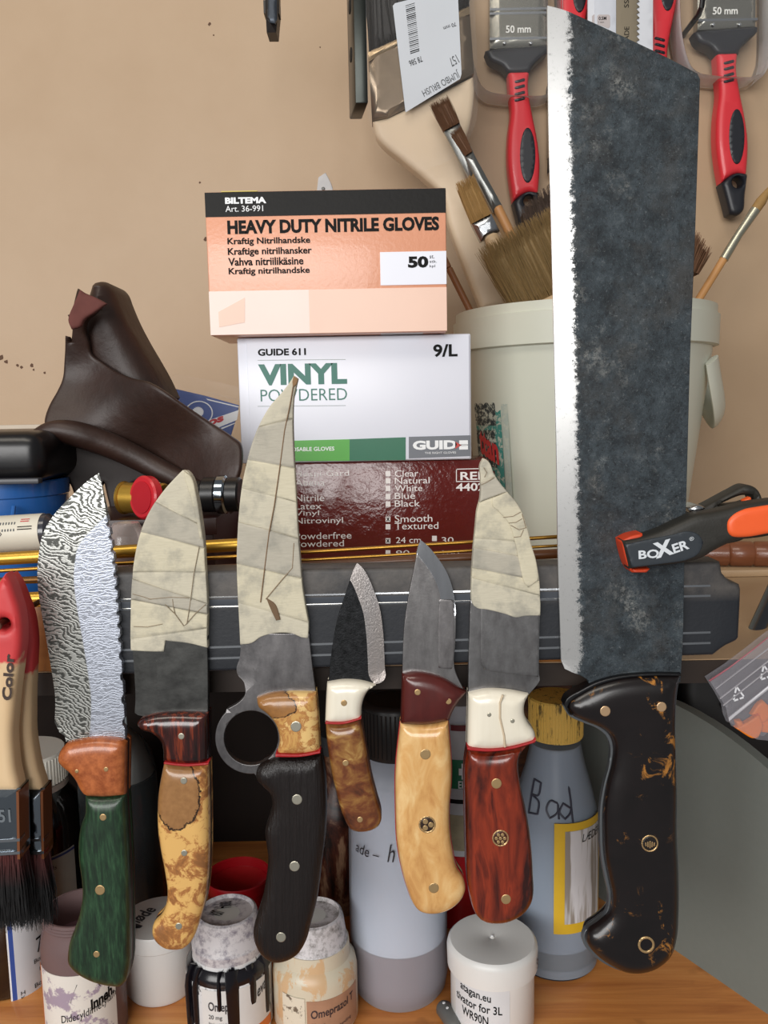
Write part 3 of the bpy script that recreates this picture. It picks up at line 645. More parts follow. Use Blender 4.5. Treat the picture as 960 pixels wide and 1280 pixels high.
obj('bone_groove', tubeg([pix(x, y, YH-0.0001) for x, y in E([(764, 668), (752, 700), (752, 760), (768, 830), (772, 876)])], 0.0006, 6), plain('#cbb89c', 0.6), k)
for x, y, r in ((709, 747, 9), (802, 772, 9)): pin(k, 390+x/3.2, 660+y/3.2, r/3.2, NICK)
for x, y, r in ((706, 62, 21), (744, 525, 20)): pin(k, 400+x/3.2, 960+y/3.2, r/3.2)
ringp(k, 625.6, 1047.8, 10.4, 8.6, PINM, 'mosaic_ring'); mo = pin(k, 625.6, 1047.8, 8.6, plain('#3a1a10', 0.4), 'mosaic_pin')
for q in range(7):
    rr = 0 if q == 6 else 5.2
    obj('mosaic_dot', pil(circ(625.6+rr*math.cos(q*1.047), 1047.8+rr*math.sin(q*1.047), 2.2, 10), YH, YH-0.0005, YH+0.001, r=0.0002, smooth=False), PINM, mo)

# 7 -- cleaver
k = knife('big_cleaver', 'huge dark forged cleaver with bright ground edge and burnt black handle', 795, 1218)
H3 = lambda pts: cr(640, 860, 3.0, pts)
G3 = lambda pts: cr(640, 560, 3.0, pts)
t = NT('cleaver_steel'); e = t.math('ADD', t.attr(), t.math('MULTIPLY', t.math('SUBTRACT', t.noise(300, 9, 0.9), 0.5), 1.7))
f = t.ramp(t.math('MULTIPLY', e, 0.5), [(0.385, 1.0), (0.445, 0.0)])
c = t.ramp(t.noise(60, 10, 0.86), [(0.28, '#0c0f12'), (0.44, '#293035'), (0.56, '#3e474d'), (0.70, '#5f676b')])
c = t.mix(t.ramp(t.noise(22, 6, 0.7), [(0.50, 0.0), (0.66, 0.5)]), c, '#4a4642')
c = t.mix(t.math('MULTIPLY', t.ramp(t.noise(16, 4, 0.6), [(0.56, 0.0), (0.68, 1.0)]), t.ramp(t.noise(420, 6, 0.8), [(0.46, 0.0), (0.60, 0.9)])), c, '#a3a39e')
c = t.mix(t.ramp(t.noise(520, 6, 0.85), [(0.36, 0.9), (0.45, 0.0)]), c, '#0b0d10')
c = t.mix(t.ramp(t.noise(640, 6, 0.85), [(0.58, 0.0), (0.68, 0.6)]), c, '#868c8e')
ec = t.mix(t.ramp(t.noise(420, 6, 0.85), [(0.30, 1.0), (0.42, 0.0)]), '#b4b4b3', '#5a5a5a')
bp_ = t.new('ShaderNodeBump'); t.t.links.new(t.noise(430, 8, 0.8), bp_.inputs['Height']); bp_.inputs['Distance'].default_value = 0.0012
t.t.links.new(t.mix(f, (0.75,)*3+(1,), (0.02,)*3+(1,)), bp_.inputs['Strength']); t.t.links.new(bp_.outputs[0], t.b.inputs['Normal'])
cl = t.fin(t.mix(f, c, ec), t.mix(f, (0.50,)*3+(1,), (0.27,)*3+(1,)), t.mix(f, (0.35,)*3+(1,), (0.5,)*3+(1,)))
ed = [(684.5, 6), (686, 150), (690, 300), (693, 420), (696, 560), (698, 700), (700.5, 780), (702, 826)]
P7 = ed + [(706, 836), (715, 840), (726, 844), (735, 850), (737, 862), (790, 856), (850, 852), (853, 800), (855, 700), (858, 600), (862, 450), (868, 300), (872, 180), (874.5, 100), (871, 92.5), (828, 70), (784, 49), (733, 25.5), (700, 11)]
blade(k, P7, cl, cut=ed, cw=29, cdep=0.0018, yf=YS-0.001, ang=12)
han = G3([(634, 853), (520, 853), (400, 865), (320, 888), (262, 918), (218, 948), (207, 972), (228, 1006)]) + H3([(280, 132), (330, 152), (368, 182), (384, 222), (380, 290), (360, 370), (347, 450), (345, 540), (350, 640), (365, 720), (378, 790), (368, 850), (330, 888), (288, 920), (280, 955), (310, 1000), (370, 1045), (430, 1072), (490, 1075), (550, 1055), (600, 1010), (620, 950), (628, 850), (628, 700), (622, 560), (622, 400), (618, 250), (616, 120), (622, 20)])
t = NT('burnt_horn'); f2 = t.noise(38, 5, 0.6, 0.6); fl = t.ramp(t.noise(70, 6, 0.7, 0.8, vec=t.mapping((1, 1, 0.8), rot=(0, 0.6, 0))), [(0.585, 0.0), (0.66, 1.0)]); fl = t.math('MULTIPLY', fl, t.ramp(t.noise(20, 2, 0.5), [(0.42, 0.0), (0.52, 1.0)]))
BH = t.fin(t.mix(fl, t.mix(f2, '#080707', '#1d1616'), '#a8702f'), 0.28, coat=0.12)
hole = [circ(640+503/3, 860+962/3, 7, 20)]
scale(k, 'handle_scale', han, BH, r=0.010, rd=0.0065)
tg = []
for x, y in han: tg.append((x-(4.5 if x < 775 else 0), y-(0.5 if y > 1150 else 0)))
obj('tang', pil(tg, YH+0.007, YS+0.0001, YB-0.0003, r=0.0003), plain('#84888b', 0.35, 0.85, scale=200, name='cleaver_tang'), k)
obj('spacer', pil(G3([(634, 846), (520, 845), (400, 856), (318, 878), (258, 908), (205, 940), (195, 965), (215, 1000), (226, 1004), (208, 972), (220, 950), (264, 920), (322, 890), (400, 867), (520, 855), (634, 855)]), YH+0.004, YS-0.0045, YB, r=0.0006), BLACK, k)
for x, y, r in ((350, 987, 20), (561, 971, 19)): pin(k, 640+x/3, 560+y/3, r/3, plain('#d8b48c', 0.35, 0.7, scale=500), yf=YH+0.0001)
ringp(k, 812.3, 1054.3, 10.6, 8.8, PINM, 'mosaic_ring'); mo = pin(k, 812.3, 1054.3, 8.8, plain('#1b1512', 0.4), 'mosaic_pin')
for q in range(5): obj('mosaic_rib', pil(sm([(806.8+q*2.75-0.7, 1051+abs(q-2)*1.0), (806.8+q*2.75+0.9, 1051+abs(q-2)), (807.3+q*2.5+0.9, 1060-abs(q-2)*1.3), (807.3+q*2.5-0.7, 1060-abs(q-2)*1.3)]), YH, YH-0.0005, YH+0.001, r=0.0002, smooth=False), PINM, mo)
ringp(k, 807.7, 1180.7, 10.4, 7.6, PINM, 'lanyard_tube', d=0.0006); pin(k, 807.7, 1180.7, 7.6, plain('#050404', 0.8), 'lanyard_hole', yf=YH+0.0008)

# ---------------------------------------------------------------- spring clamp gripping the cleaver
cp = pix(900, 712, YS)
cl_ = thing('spring_clamp', 'black and orange spring clamp gripping the cleaver spine', 'clamp', (cp.x, YS-0.008, cp.z))
CB = plain('#26241f', 0.5, bump=0.15, scale=200, name='clamp_black'); ORG_ = plain('#f0602a', 0.42, name='clamp_orange'); ORD = plain('#c8401c', 0.45, name='clamp_pad_orange')
yc = YS-0.017
jaw = G3([(418, 350), (490, 335), (560, 312), (640, 275), (700, 250), (760, 240), (800, 232), (880, 212), (960, 199), (1100, 185), (1100, 300), (960, 326), (880, 342), (830, 357), (765, 388), (720, 415), (640, 436), (510, 450), (445, 458)])
obj('front_jaw', pil(jaw, yc, yc, yc+0.012, r=0.004), CB, cl_)
obj('badge_panel', pil(G3([(425, 362), (500, 345), (600, 325), (660, 312), (700, 325), (718, 355), (700, 395), (660, 418), (560, 435), (450, 448)]), yc, yc-0.0005, yc+0.002, r=0.0006), plain('#2c3238', 0.45, name='clamp_badge'), cl_)
obj('jaw_pad', pil(G3([(406, 345), (440, 328), (484, 318), (486, 335), (425, 352), (432, 400), (448, 452), (512, 450), (500, 464), (445, 464), (432, 445), (412, 380)]), yc+0.006, yc+0.003, YS-0.0012, r=0.001), ORD, cl_)
obj('grip_inlay', pil(G3([(806, 300), (808, 275), (825, 253), (870, 230), (920, 220), (960, 214), (1090, 200), (1090, 300), (960, 321), (880, 334), (825, 332), (810, 318)]), yc, yc-0.0014, yc+0.003, r=0.0025), ORG_, cl_)
obj('back_jaw', pil(G3([(640, 268), (660, 240), (690, 232), (740, 208), (830, 160), (880, 138), (915, 150), (935, 180), (940, 215), (1000, 230), (1060, 300), (960, 330), (800, 350), (700, 370), (660, 330)]), YB+0.006, YB+0.004, YB+0.016, r=0.003, holes=[G3([(770, 215), (860, 178), (900, 178), (905, 195), (860, 208)])]), CB, cl_)
obj('pivot_block', pil(G3([(660, 262), (700, 240), (800, 228), (840, 250), (800, 330), (700, 360), (660, 330)]), YS, yc+0.010, YB+0.006, r=0.001), CB, cl_).location.x += 0.0085
obj('pivot_bolt', pil(G3([(655, 225), (690, 210), (720, 222), (700, 240), (662, 240)]), YS, YS-0.004, YB+0.006, r=0.002), STEEL, cl_)
obj('lock_slider', pil(G3([(868, 196), (894, 184), (900, 206), (874, 214)]), YB, YB-0.001, YB+0.004, r=0.0008), ORG_, cl_)
def slant(s, x0, y0, x1, y1, hgt, Y, **kk):
    a = pix(x0, y0, Y); b = pix(x1, y1, Y); m_ = mpp(a); R = Vector((b.x-a.x, 0, b.z-a.z)); U = Vector((-R.z, 0, R.x)).normalized()*hgt*m_
    return txtg(s, (a.x, Y, a.z), R, U, **kk)
LG = plain('#d6dbe0', 0.4, name='badge_lettering'); yl = yc-0.0006
obj('lettering', pieces(slant('BO', 798.3, 699, 824, 697, 11, yl, bold=0.03), slant('X', 820, 698.5, 843, 692, 20, yl, bold=0.05), slant('ER', 842.5, 692, 862, 685.5, 12, yl, bold=0.03), slant('®', 862.5, 676.8, 868, 674.5, 5, yl)), LG, cl_, smooth=0)
# ---------------------------------------------------------------- glove boxes on the shelf
def carton(name, label, xl, xr, ybot_z, ytop_z, yf, depth, mat, bev=0.0015):
    a = pix(xl, 500, yf); b = pix(xr, 500, yf)
    th = thing(name, label, 'glove box', ((a.x+b.x)/2, yf+depth/2, ybot_z), 'stacked glove boxes')
    obj('carton', boxg(a.x, b.x, yf, yf+depth, ybot_z, ytop_z, bev), mat, th)
    return th, a.x, b.x
def panelf(th, name, x0, x1, z0, z1, yf, mat, t_=0.00025):
    return obj(name, boxg(x0, x1, yf-t_, yf+0.0001, z0, z1), mat, th)
def lerp(a, b, u): return a+(b-a)*u
Z1 = SH; Z2 = pix(445, 577, 0.700).z; Z3 = pix(445, 419.5, 0.700).z; Z4 = pix(412, 237, 0.682).z
# brown box
t = NT('brown_carton'); MAR = t.bump(t.noise(70, 4, 0.6), 0.004, 0.35).fin(t.mix(t.noise(20), '#5a1d1a', '#64221e'), 0.2, coat=0.3)
th, xa, xb = carton('glove_box', 'glossy brown glove box with white tick lists, lowest of the stack', 303, 611, Z1, Z2-0.0004, 0.703, 0.058, MAR)
yf = 0.7029; wt = []
for s, x0, y0, x1, y1 in (('Hospi-Gard', 369, 589, 436.5, 598), ('Abena', 369, 599.5, 406, 607.5), ('Nitrile', 369, 618.5, 405.5, 627), ('Latex', 369, 629, 402, 637), ('Vinyl', 369, 638.5, 399, 646.5), ('Nitrovinyl', 369, 647.5, 429, 657), ('Powderfree', 369, 666, 439.5, 674.5), ('Powdered', 369, 676, 430, 684),
        ('Clear', 493.5, 588, 523, 596), ('Natural', 493.5, 597, 537, 605), ('White', 493.5, 606.5, 528, 614.5), ('Blue', 493.5, 616, 519, 624), ('Black', 493.5, 625.5, 525, 633.5), ('Smooth', 493.5, 644, 540.5, 653), ('Textured', 493.5, 653.5, 548, 662), ('24 cm', 495, 671.5, 526, 679), ('30', 552, 671.5, 567, 679), ('100', 553, 688, 574, 695), ('90', 495, 688, 512, 695), ('XS   S   M', 377, 698, 450, 704), ('REF', 575.5, 590, 606, 600), ('4402', 570, 604, 606, 614)):
    wt.append(txtp(s, x0, y0, x1, y1, yf, bold=0.02 if s in ('REF', '4402') else 0.0))
PRW = plain('#e9e4e2', 0.4, var=0.03, name='white_print'); obj('printed_text', pieces(*wt), PRW, th, smooth=0)
sq = [(485, y) for y in (592, 601, 610.5, 620.5, 630, 649, 658.5, 676)]+[(543, 673), (485, 691)]
for x, y in sq: obj('tick_box', platep([(x-3, y-3.3), (x+3, y-3.3), (x+3, y+3.3), (x-3, y+3.3)], yf, 0.0003), PRW, th, smooth=0)
for x, y in ((485, 649), (485, 676)): obj('tick_mark', txtp('x', x-2.3, y-2.3, x+2.3, y+2.3, yf-0.0003, bold=0.03), INK, th, smooth=0)
fr_ = [platep([(570, 586), (612, 585), (612, 586), (570, 587)], yf, 0.0002), platep([(570, 586), (571, 586), (571, 602), (570, 602)], yf, 0.0002), platep([(570, 601.5), (612, 601), (612, 602), (570, 602.5)], yf, 0.0002)]
obj('print_frame', pieces(*fr_), PRW, th, smooth=0)
# white box
t = NT('white_carton'); WC = t.fin(t.mix(t.noise(15), '#e6e8f2', '#dfe2ee'), 0.35)
th, xa, xb = carton('glove_box', 'white vinyl glove box with green lettering, middle of the stack', 299, 589, Z2, Z3, 0.700, 0.064, WC)
yf = 0.6999; a = pix(308, 422, yf).x
obj('front_flap', boxg(a, xb-0.0015, 0.6983, 0.6999, Z2+0.001, Z3-0.0008, 0.0005), WC, th); yf = 0.6982
GT = plain('#14695a', 0.4, var=0.05, name='green_print'); GRY = plain('#4e5256', 0.4, name='grey_print')
obj('green_band', platep([(358, 551), (437, 549), (437, 576), (358, 576.5)], yf, 0.0003), plain('#4fa53c', 0.35), th, smooth=0)
obj('dark_green_band', platep([(437, 549), (507, 546.5), (507, 575), (437, 576)], yf, 0.0003), plain('#15684a', 0.35), th, smooth=0)
obj('grey_badge', platep([(511, 546), (588, 544), (588, 570), (511, 573)], yf, 0.0003), plain('#6c7078', 0.35), th, smooth=0)
obj('printed_text', pieces(txtp('GUIDE 611', 322.5, 436, 382.5, 445, yf, bold=0.035), txtp('9/L', 541.5, 430.5, 572, 446.5, yf, bold=0.03)), INK, th, smooth=0)
obj('printed_text', pieces(txtp('VINYL', 323.5, 455.5, 434, 482, yf, bold=0.045), txtp('POWDERED', 326, 487, 434, 502, yf, bold=-0.006)), GT, th, smooth=0)
obj('print_rule', pieces(*[platep([(322, y), (432, y-1), (432, y-0.4), (322, y+0.6)], yf, 0.0002) for y in (450, 507.5)]), plain('#9aa39f', 0.4), th, smooth=0)
obj('printed_text', pieces(txtp('DISPOSABLE GLOVES', 351, 559.5, 418, 564.5, yf-0.0003, bold=0.015), txtp('GUID', 516, 551, 571, 562.5, yf-0.0003, bold=0.05), txtp('THE RIGHT GLOVES', 531, 565, 570, 567.5, yf-0.0003), txtp('=', 574, 550.5, 585, 562, yf-0.0003, bold=0.05), txtp('-', 576, 555.3, 583.5, 557.3, yf-0.0003, bold=0.02)), WHITE, th, smooth=0)
obj('red_arrow', platep([(569, 552), (577, 556.5), (569, 561)], yf-0.0003, 0.0002), plain('#c23b36', 0.4), th, smooth=0)
# orange box
t = NT('orange_carton'); OC = t.bump(t.noise(300, 3), 0.001, 0.25).fin(t.mix(t.noise(15), '#e2a283', '#dc9878'), 0.3, coat=0.15)
th, xa, xb = carton('glove_box', 'orange and black nitrile glove box, topmost of the stack', 266.5, 560, Z3+0.0003, Z4, 0.682, 0.080, OC)
yf = 0.6819; Hh = Z4-Z3
t = NT('black_carton_print'); BC = t.bump(t.noise(300, 3), 0.001, 0.15).fin(t.mix(t.noise(30), '#0d0c0b', '#171513'), 0.5, spec=0.2)
PALE = plain('#ead3c8', 0.3, scale=20, name='pale_print'); PALE2 = plain('#e7bfa9', 0.3, scale=20, name='pale_orange_print')
panelf(th, 'black_band', xa+0.0003, xb-0.0003, Z4-Hh*0.172, Z4-0.0006, yf, BC)
panelf(th, 'pale_band', lerp(xa, xb, 0.42), xb-0.0003, Z3+0.001, Z3+Hh*0.315, yf, PALE2)
panelf(th, 'pale_band', xa+0.0003, lerp(xa, xb, 0.42), Z3+0.001, Z3+Hh*0.315, yf, PALE)
panelf(th, 'white_panel', lerp(xa, xb, 0.722), xb-0.0003, Z3+Hh*0.335, Z3+Hh*0.565, yf, WC)
obj('orange_flash', platep([(273, 390), (306, 372), (306, 403), (274, 409)], yf-0.0003, 0.0002), PALE2, th, smooth=0)
y3 = yf-0.0003
obj('printed_text', pieces(txtp('BILTEMA', 281.5, 247, 333, 255, y3, bold=0.05), txtp('Art. 36-991', 282, 257.5, 329, 265, y3, bold=0.0)), WHITE, th, smooth=0)
obj('printed_text', pieces(txtp('HEAVY DUTY NITRILE GLOVES', 284.5, 275.5, 549, 293, yf, bold=0.045), txtp('Kraftig Nitrilhandske', 284.5, 297.5, 388, 308, yf, bold=0.025), txtp('Kraftige nitrilhansker', 285, 310, 390, 321.5, yf, bold=0.025), txtp('Vahva nitriilikäsine', 285.5, 322.5, 379.5, 332.5, yf, bold=0.025), txtp('Kraftig nitrilhandske', 286, 335, 387.5, 345.5, yf, bold=0.025), txtp('50', 510, 320.5, 535.5, 335, y3, bold=0.05), txtp('st.', 537, 319, 543, 323, y3), txtp('stk.', 537, 325, 546, 328.5, y3), txtp('kpl', 537, 331, 544, 335, y3)), INK, th, smooth=0)
obj('yellow_edge', boxg(lerp(xa, xb, 0.07), lerp(xa, xb, 0.22), yf, 0.710, Z4-0.0003, Z4+0.0004), plain('#cdb84a', 0.4), th, smooth=0)
obj('barcode_panel', boxg(lerp(xa, xb, 0.72), lerp(xa, xb, 0.90), 0.686, 0.699, Z3+0.0001, Z3+0.0006), plain('#d9d2d0', 0.4), th, smooth=0)

# ---------------------------------------------------------------- bucket with old brushes
bc = Vector((pix(728, 400, 0.835).x, 0.835, SH)); rb = 160*mpp(pix(728, 400, 0.835))
zr = pix(728, 372, 0.835-rb).z; Hb = zr-SH
bk_ = thing('plastic_bucket', 'off white plastic paint bucket holding old paint brushes', 'bucket', bc)
t = NT('bucket_plastic'); BUC = t.fin(t.mix(t.ramp(t.noise(70, 6, 0.7), [(0.72, 0.0), (0.76, 0.8)]), t.mix(t.noise(9), '#d6d8ca', '#cbcebf'), '#8b7350'), 0.4, sss=0.0)
r0 = rb*0.90
obj('pail', lathe([(0, 0.004), (r0*0.80, 0.004), (r0*0.81, 0), (r0*0.84, 0.002), (rb*0.955, Hb-0.040), (rb*0.96, Hb), (rb*0.935, Hb), (rb*0.93, Hb-0.04), (r0*0.8, 0.008), (0, 0.008)], bc.x, bc.y, 72, SH), BUC, bk_)
obj('rim_band', lathe([(rb*0.958, Hb-0.036), (rb, Hb-0.035), (rb*1.005, Hb-0.008), (rb*0.985, Hb-0.0075), (rb*0.985, Hb+0.001), (rb*0.93, Hb+0.001), (rb*0.93, Hb-0.006)], bc.x, bc.y, 72, SH), BUC, bk_)
def onb(a, z): rr = rb*(0.80+(0.958-0.80)*z/Hb)+0.0006; return rr
lab = []; LBL = []
zz0, zz1 = 0.055, Hb-0.075
for (a0, a1, f0, f1, colr) in ((-1.30, -0.92, 0.0, 1.0, '#3f8f86'), (-1.30, -0.98, 0.72, 1.0, '#25343a'), (-1.30, -1.04, 0.02, 0.33, '#7d1f28'), (-1.30, -1.0, 0.36, 0.68, '#28383c'), (-0.91, -0.84, 0.0, 0.9, '#b4bfb5')):
    V = []; Fc = []; n = 10
    for i in range(n+1):
        a = a0+(a1-a0)*i/n
        for f in (f0, f1):
            z = zz0+(zz1-zz0)*f; rr = onb(a, z)+(0.0003 if a1-a0 < 0.375 else 0)
            V.append(Vector((bc.x+rr*math.sin(a), bc.y-rr*math.cos(a), SH+z)))
    Fc = [(2*i, 2*i+2, 2*i+3, 2*i+1) for i in range(n)]
    t = NT('bucket_label_'+colr.strip('#')); LM = t.fin(t.mix(t.ramp(t.noise(170, 6, 0.75), [(0.5, 0.0), (0.56, 1.0)]), colr, '#c3c8ba' if colr != '#2a3a40' else '#3f8f86'), 0.5)
    obj('label', (V, Fc), LM, bk_)
def bt(s, a0, a1, z0, z1, mat, tilt=0.0, **kw):
    rr = onb(0, (z0+z1)/2)+0.0008; g = txtg(s, (a0*rr, 0, SH+z0), ((a1-a0)*rr, 0, tilt), (0, 0, z1-z0), **kw); obj('printed_text', bend(g, bc.x, bc.y, rr), mat, bk_, smooth=0)
bt('ttan', -1.24, -0.945, 0.108, 0.130, RED, -0.012, bold=0.04, shear=-0.2); bt('Art nr 41', -1.06, -0.93, 0.062, 0.066, WHITE)
strap = []
for i in range(15):
    a = 0.98+0.80*i/14; zq = Hb-0.050-0.052*math.sin(PI*i/14)**0.8
    strap.append(Vector((bc.x+(rb*0.975+0.006*math.sin(PI*i/14))*math.sin(a), bc.y-(rb*0.975+0.006*math.sin(PI*i/14))*math.cos(a), SH+zq)))
obj('handle_strap', tubeg(strap, 0.012, 10, 0.3), BUC, bk_)
obj('handle_lug', lathe([(0, 0), (0.012, 0.0), (0.012, 0.006), (0.009, 0.008), (0, 0.008)], 0, 0, 20), BUC, bk_).location = Vector((bc.x+rb*0.955*math.sin(1.78), bc.y-rb*0.955*math.cos(1.78), SH+Hb-0.05))-ORG[bk_]

J = lambda pts: cr(420, 0, 3.368, pts)
K2 = lambda pts: cr(680, 0, 3.368, pts)
BR1 = plain('#6d4a30', 0.7, scale=300, var=0.4, name='brown_bristle'); BR2 = plain('#8f7448', 0.7, scale=300, var=0.4, name='tan_bristle'); BR3 = plain('#4a3a30', 0.75, scale=300, var=0.4, name='dark_bristle'); BR4 = plain('#a9844e', 0.7, scale=300, var=0.35, name='golden_bristle'); BRK = plain('#17120f', 0.6, scale=300, var=0.4, name='black_bristle')
DULL = plain('#8e8f8c', 0.35, 0.9, scale=150, var=0.3, name='dull_ferrule'); PALEW = plain('#c9ac86', 0.55, scale=30, name='pale_wood')
def v3(pts, Y): return [pix(x, y, Y) for x, y in pts]
def brist(parent, b0, b1, t0, t1, Y, n, depth, mat, rr=0.0004, body=True, curl=0.01):
    q = v3([b0, b1, t0, t1], Y)
    if body: obj('bristle_core', pil([b0, b1, (lerp(b1[0], t1[0], .86), lerp(b1[1], t1[1], .86)), (lerp(b0[0], t0[0], .86), lerp(b0[1], t0[1], .86))], Y, Y-depth*0.4, Y+depth*0.4, r=depth*0.3, smooth=False), mat, parent)
    obj('bristles', hairs(q[0], q[1], q[2], q[3], n, rr, depth, curl=curl), mat, parent, kind='stuff')
def down(th_, x, y, x2, y2, Y, r, mat, name='handle'):    # a stick going down into the bucket
    a = pix(x, y, Y); b = pix(x2, y2, Y); d = (b-a).normalized(); s = (a.z-(SH+0.014))/(-d.z)
    e = a+d*min(s, 0.16); return obj(name, rodg(a, e, r, 14, bev=r*0.3), mat, th_)
def bth(name, label, px, py, Y): p = pix(px, py, Y); return thing(name, label, 'paint brush', (p.x, Y, p.z), 'old brushes in the bucket')
# flat brush with brown bristle (tall) and its neighbour
Y1 = 0.826
b = bth('flat_brush', 'small flat brush with brown bristles standing tallest in the bucket', 625, 350, Y1)
brist(b, *J([(455, 555), (520, 520), (395, 440), (470, 405)]), Y1, 260, 0.008, BR1)
obj('ferrule', pil(J([(455, 555), (520, 520), (600, 690), (565, 760)]), Y1, Y1-0.004, Y1+0.004, r=0.003, smooth=False), DULL, b)
down(b, *J([(575, 700)])[0], *J([(700, 960)])[0], Y1+0.001, 0.0035, PALEW)
b = bth('flat_brush', 'narrow flat brush with short brown bristles and long grey ferrule', 640, 350, Y1-0.012)
brist(b, *J([(545, 658), (573, 640), (478, 562), (522, 528)]), Y1-0.012, 160, 0.006, BR1)
obj('ferrule', pil(J([(543, 660), (575, 640), (700, 868), (662, 895)]), Y1-0.012, Y1-0.0155, Y1-0.0085, r=0.0028, smooth=False), DULL, b)
down(b, *J([(678, 870)])[0], *J([(720, 955)])[0], Y1-0.012, 0.0045, plain('#b98552', 0.5), 'handle')
b = bth('flat_brush', 'flat brush with cream bristles and shiny steel ferrule in the bucket', 630, 350, Y1-0.026)
brist(b, *J([(572, 945), (650, 905), (505, 775), (578, 738)]), Y1-0.026, 320, 0.011, BR4)
obj('ferrule', pil(J([(570, 945), (652, 903), (688, 975), (608, 1020)]), Y1-0.026, Y1-0.0315, Y1-0.0205, r=0.003, smooth=False), STEEL, b)
down(b, *J([(648, 990)])[0], *J([(700, 1100)])[0], Y1-0.026, 0.007, PALEW)
b = bth('block_brush', 'wide block brush with long tan bristles standing in the bucket', 690, 360, 0.775)
brist(b, *J([(760, 1330), (1120, 1150), (605, 1050), (990, 820)]), 0.775, 1500, 0.022, BR2, 0.00045)
obj('brush_block', pil(J([(750, 1320), (1130, 1140), (1180, 1230), (800, 1410)]), 0.775, 0.758, 0.792, r=0.004), PALEW, b)
down(b, *J([(960, 1300)])[0], *J([(1010, 1500)])[0], 0.775, 0.009, PALEW)
b = bth('block_brush', 'dark bristled brush standing behind the wide tan block brush', 700, 320, 0.85)
brist(b, *J([(830, 1060), (1050, 960), (775, 880), (960, 730)]), 0.850, 500, 0.025, BR3, 0.0005)
down(b, *J([(940, 1000)])[0], *J([(990, 1250)])[0], 0.850, 0.009, PALEW)
b = bth('round_brush', 'dark brown brush head poking out beside the cleaver', 860, 360, 0.850)
brist(b, *K2([(560, 1130), (640, 1160), (600, 940), (695, 1060)]), 0.850, 420, 0.02, BR1, 0.0005)
down(b, *K2([(600, 1140)])[0], *K2([(520, 1350)])[0], 0.850, 0.007, PALEW)
b = bth('artist_brush', 'thin artist brush with pointed bristles leaning out of the bucket', 870, 380, 0.868)
p = lambda x, y: pix(860+x/7.11, 220+y/7.11, 0.868)
obj('handle', rodg(p(100, 1090), p(325, 725), 0.0039, 14), plain('#c9935a', 0.5), b)
a_, e_ = p(325, 725), p(100, 1090); d_ = (e_-a_).normalized(); obj('handle_end', rodg(e_, e_+d_*0.10, 0.0039, 14), plain('#c9935a', 0.5), b)
obj('ferrule', tubeg([p(318, 740), p(350, 685), p(450, 520), p(600, 300)], [0.0046, 0.0046, 0.0042, 0.0050], 14), plain('#b9b6a4', 0.3, 0.9), b)
obj('bristles', tubeg([p(598, 302), p(650, 225), p(700, 150), p(745, 70)], [0.0048, 0.0052, 0.0034, 0.0006], 12), BR4, b)
b = bth('wooden_stick', 'slim reddish wooden stick leaning between the boxes and bucket rim', 570, 370, 0.80); b['category'] = 'stick'
down(b, 561, 335, 586, 385, 0.800, 0.0032, plain('#8a5a36', 0.5), 'stick')
obj('stick_tip', rodg(pix(551, 315, 0.800), pix(561, 335, 0.800), 0.0030, 12, bev=0.001), plain('#8a5a36', 0.5), b)

# jumbo brush in its sleeve, bristles up
YJ = 0.870
b = bth('jumbo_brush', 'big black bristled brush in clear sleeve with white label, pale handle', 612, 372, YJ); b['group'] = 'old brushes in the bucket'
obj('bristle_core', pil(J([(142, 245), (558, 50), (545, -90), (128, -90)]), YJ, YJ-0.011, YJ+0.011, r=0.006, smooth=False), BRK, b)
q = v3(J([(142, 245), (558, 50), (120, -110), (555, -110)]), YJ); obj('bristles', hairs(*q, 700, 0.0005, 0.024), BRK, b, kind='stuff')
obj('ferrule', pil(J([(137, 236), (556, 44), (577, 325), (215, 512), (152, 516)]), YJ, YJ-0.014, YJ+0.014, r=0.004, smooth=False), plain('#8a7a68', 0.3, 0.85, scale=60, var=0.4, name='aged_ferrule'), b)
obj('ferrule_band', pil(J([(135, 246), (556, 55), (557, 85), (138, 280)]), YJ, YJ-0.0155, YJ+0.0155, r=0.002, smooth=False), plain('#b09a7c', 0.3, 0.85), b)
obj('handle', pil(J([(155, 520), (215, 505), (575, 332), (580, 400), (562, 540), (530, 650), (560, 800), (625, 1010), (705, 1290), (610, 1310), (545, 1150), (475, 960), (440, 830), (375, 765), (285, 690), (175, 590)]), YJ, YJ-0.010, YJ+0.010, r=0.006), plain('#d9c4a8', 0.5, scale=20, name='white_washed_wood'), b)
a_ = pix(613, 378, YJ); obj('handle_end', rodg(a_, Vector((a_.x+0.02, YJ+0.0, SH+0.02)), 0.009, 16, bev=0.003), plain('#d9c4a8', 0.5, scale=20, name='white_washed_wood'), b)
obj('plastic_sleeve', pil(J([(128, -90), (565, -90), (584, 330), (574, 560), (480, 690), (345, 745), (330, 730), (165, 592), (132, 500)]), YJ, YJ-0.0185, YJ-0.0180, r=0.0005), CLEAR, b)
LB = lambda pts: cr(480, 0, 8.0, pts)
obj('label', platep(LB([(88, 60), (110, 35), (400, -40), (735, -120), (750, 200), (775, 740), (760, 790), (215, 1125)]), YJ-0.0186, 0.0005), plain('#d4dae2', 0.4, scale=10, name='label_paper'), b, smooth=0)
yl = YJ-0.0192
for i in range(26):
    y = 40+i*19; w_ = random.choice((5, 7, 10, 12)); x0 = 215+i*1.9; obj('barcode_bar', platep(LB([(x0, y+18), (x0+92, y-12), (x0+92, y-12+w_), (x0, y+18+w_)]), yl+0.0004, 0.0003), INK, b, smooth=0)
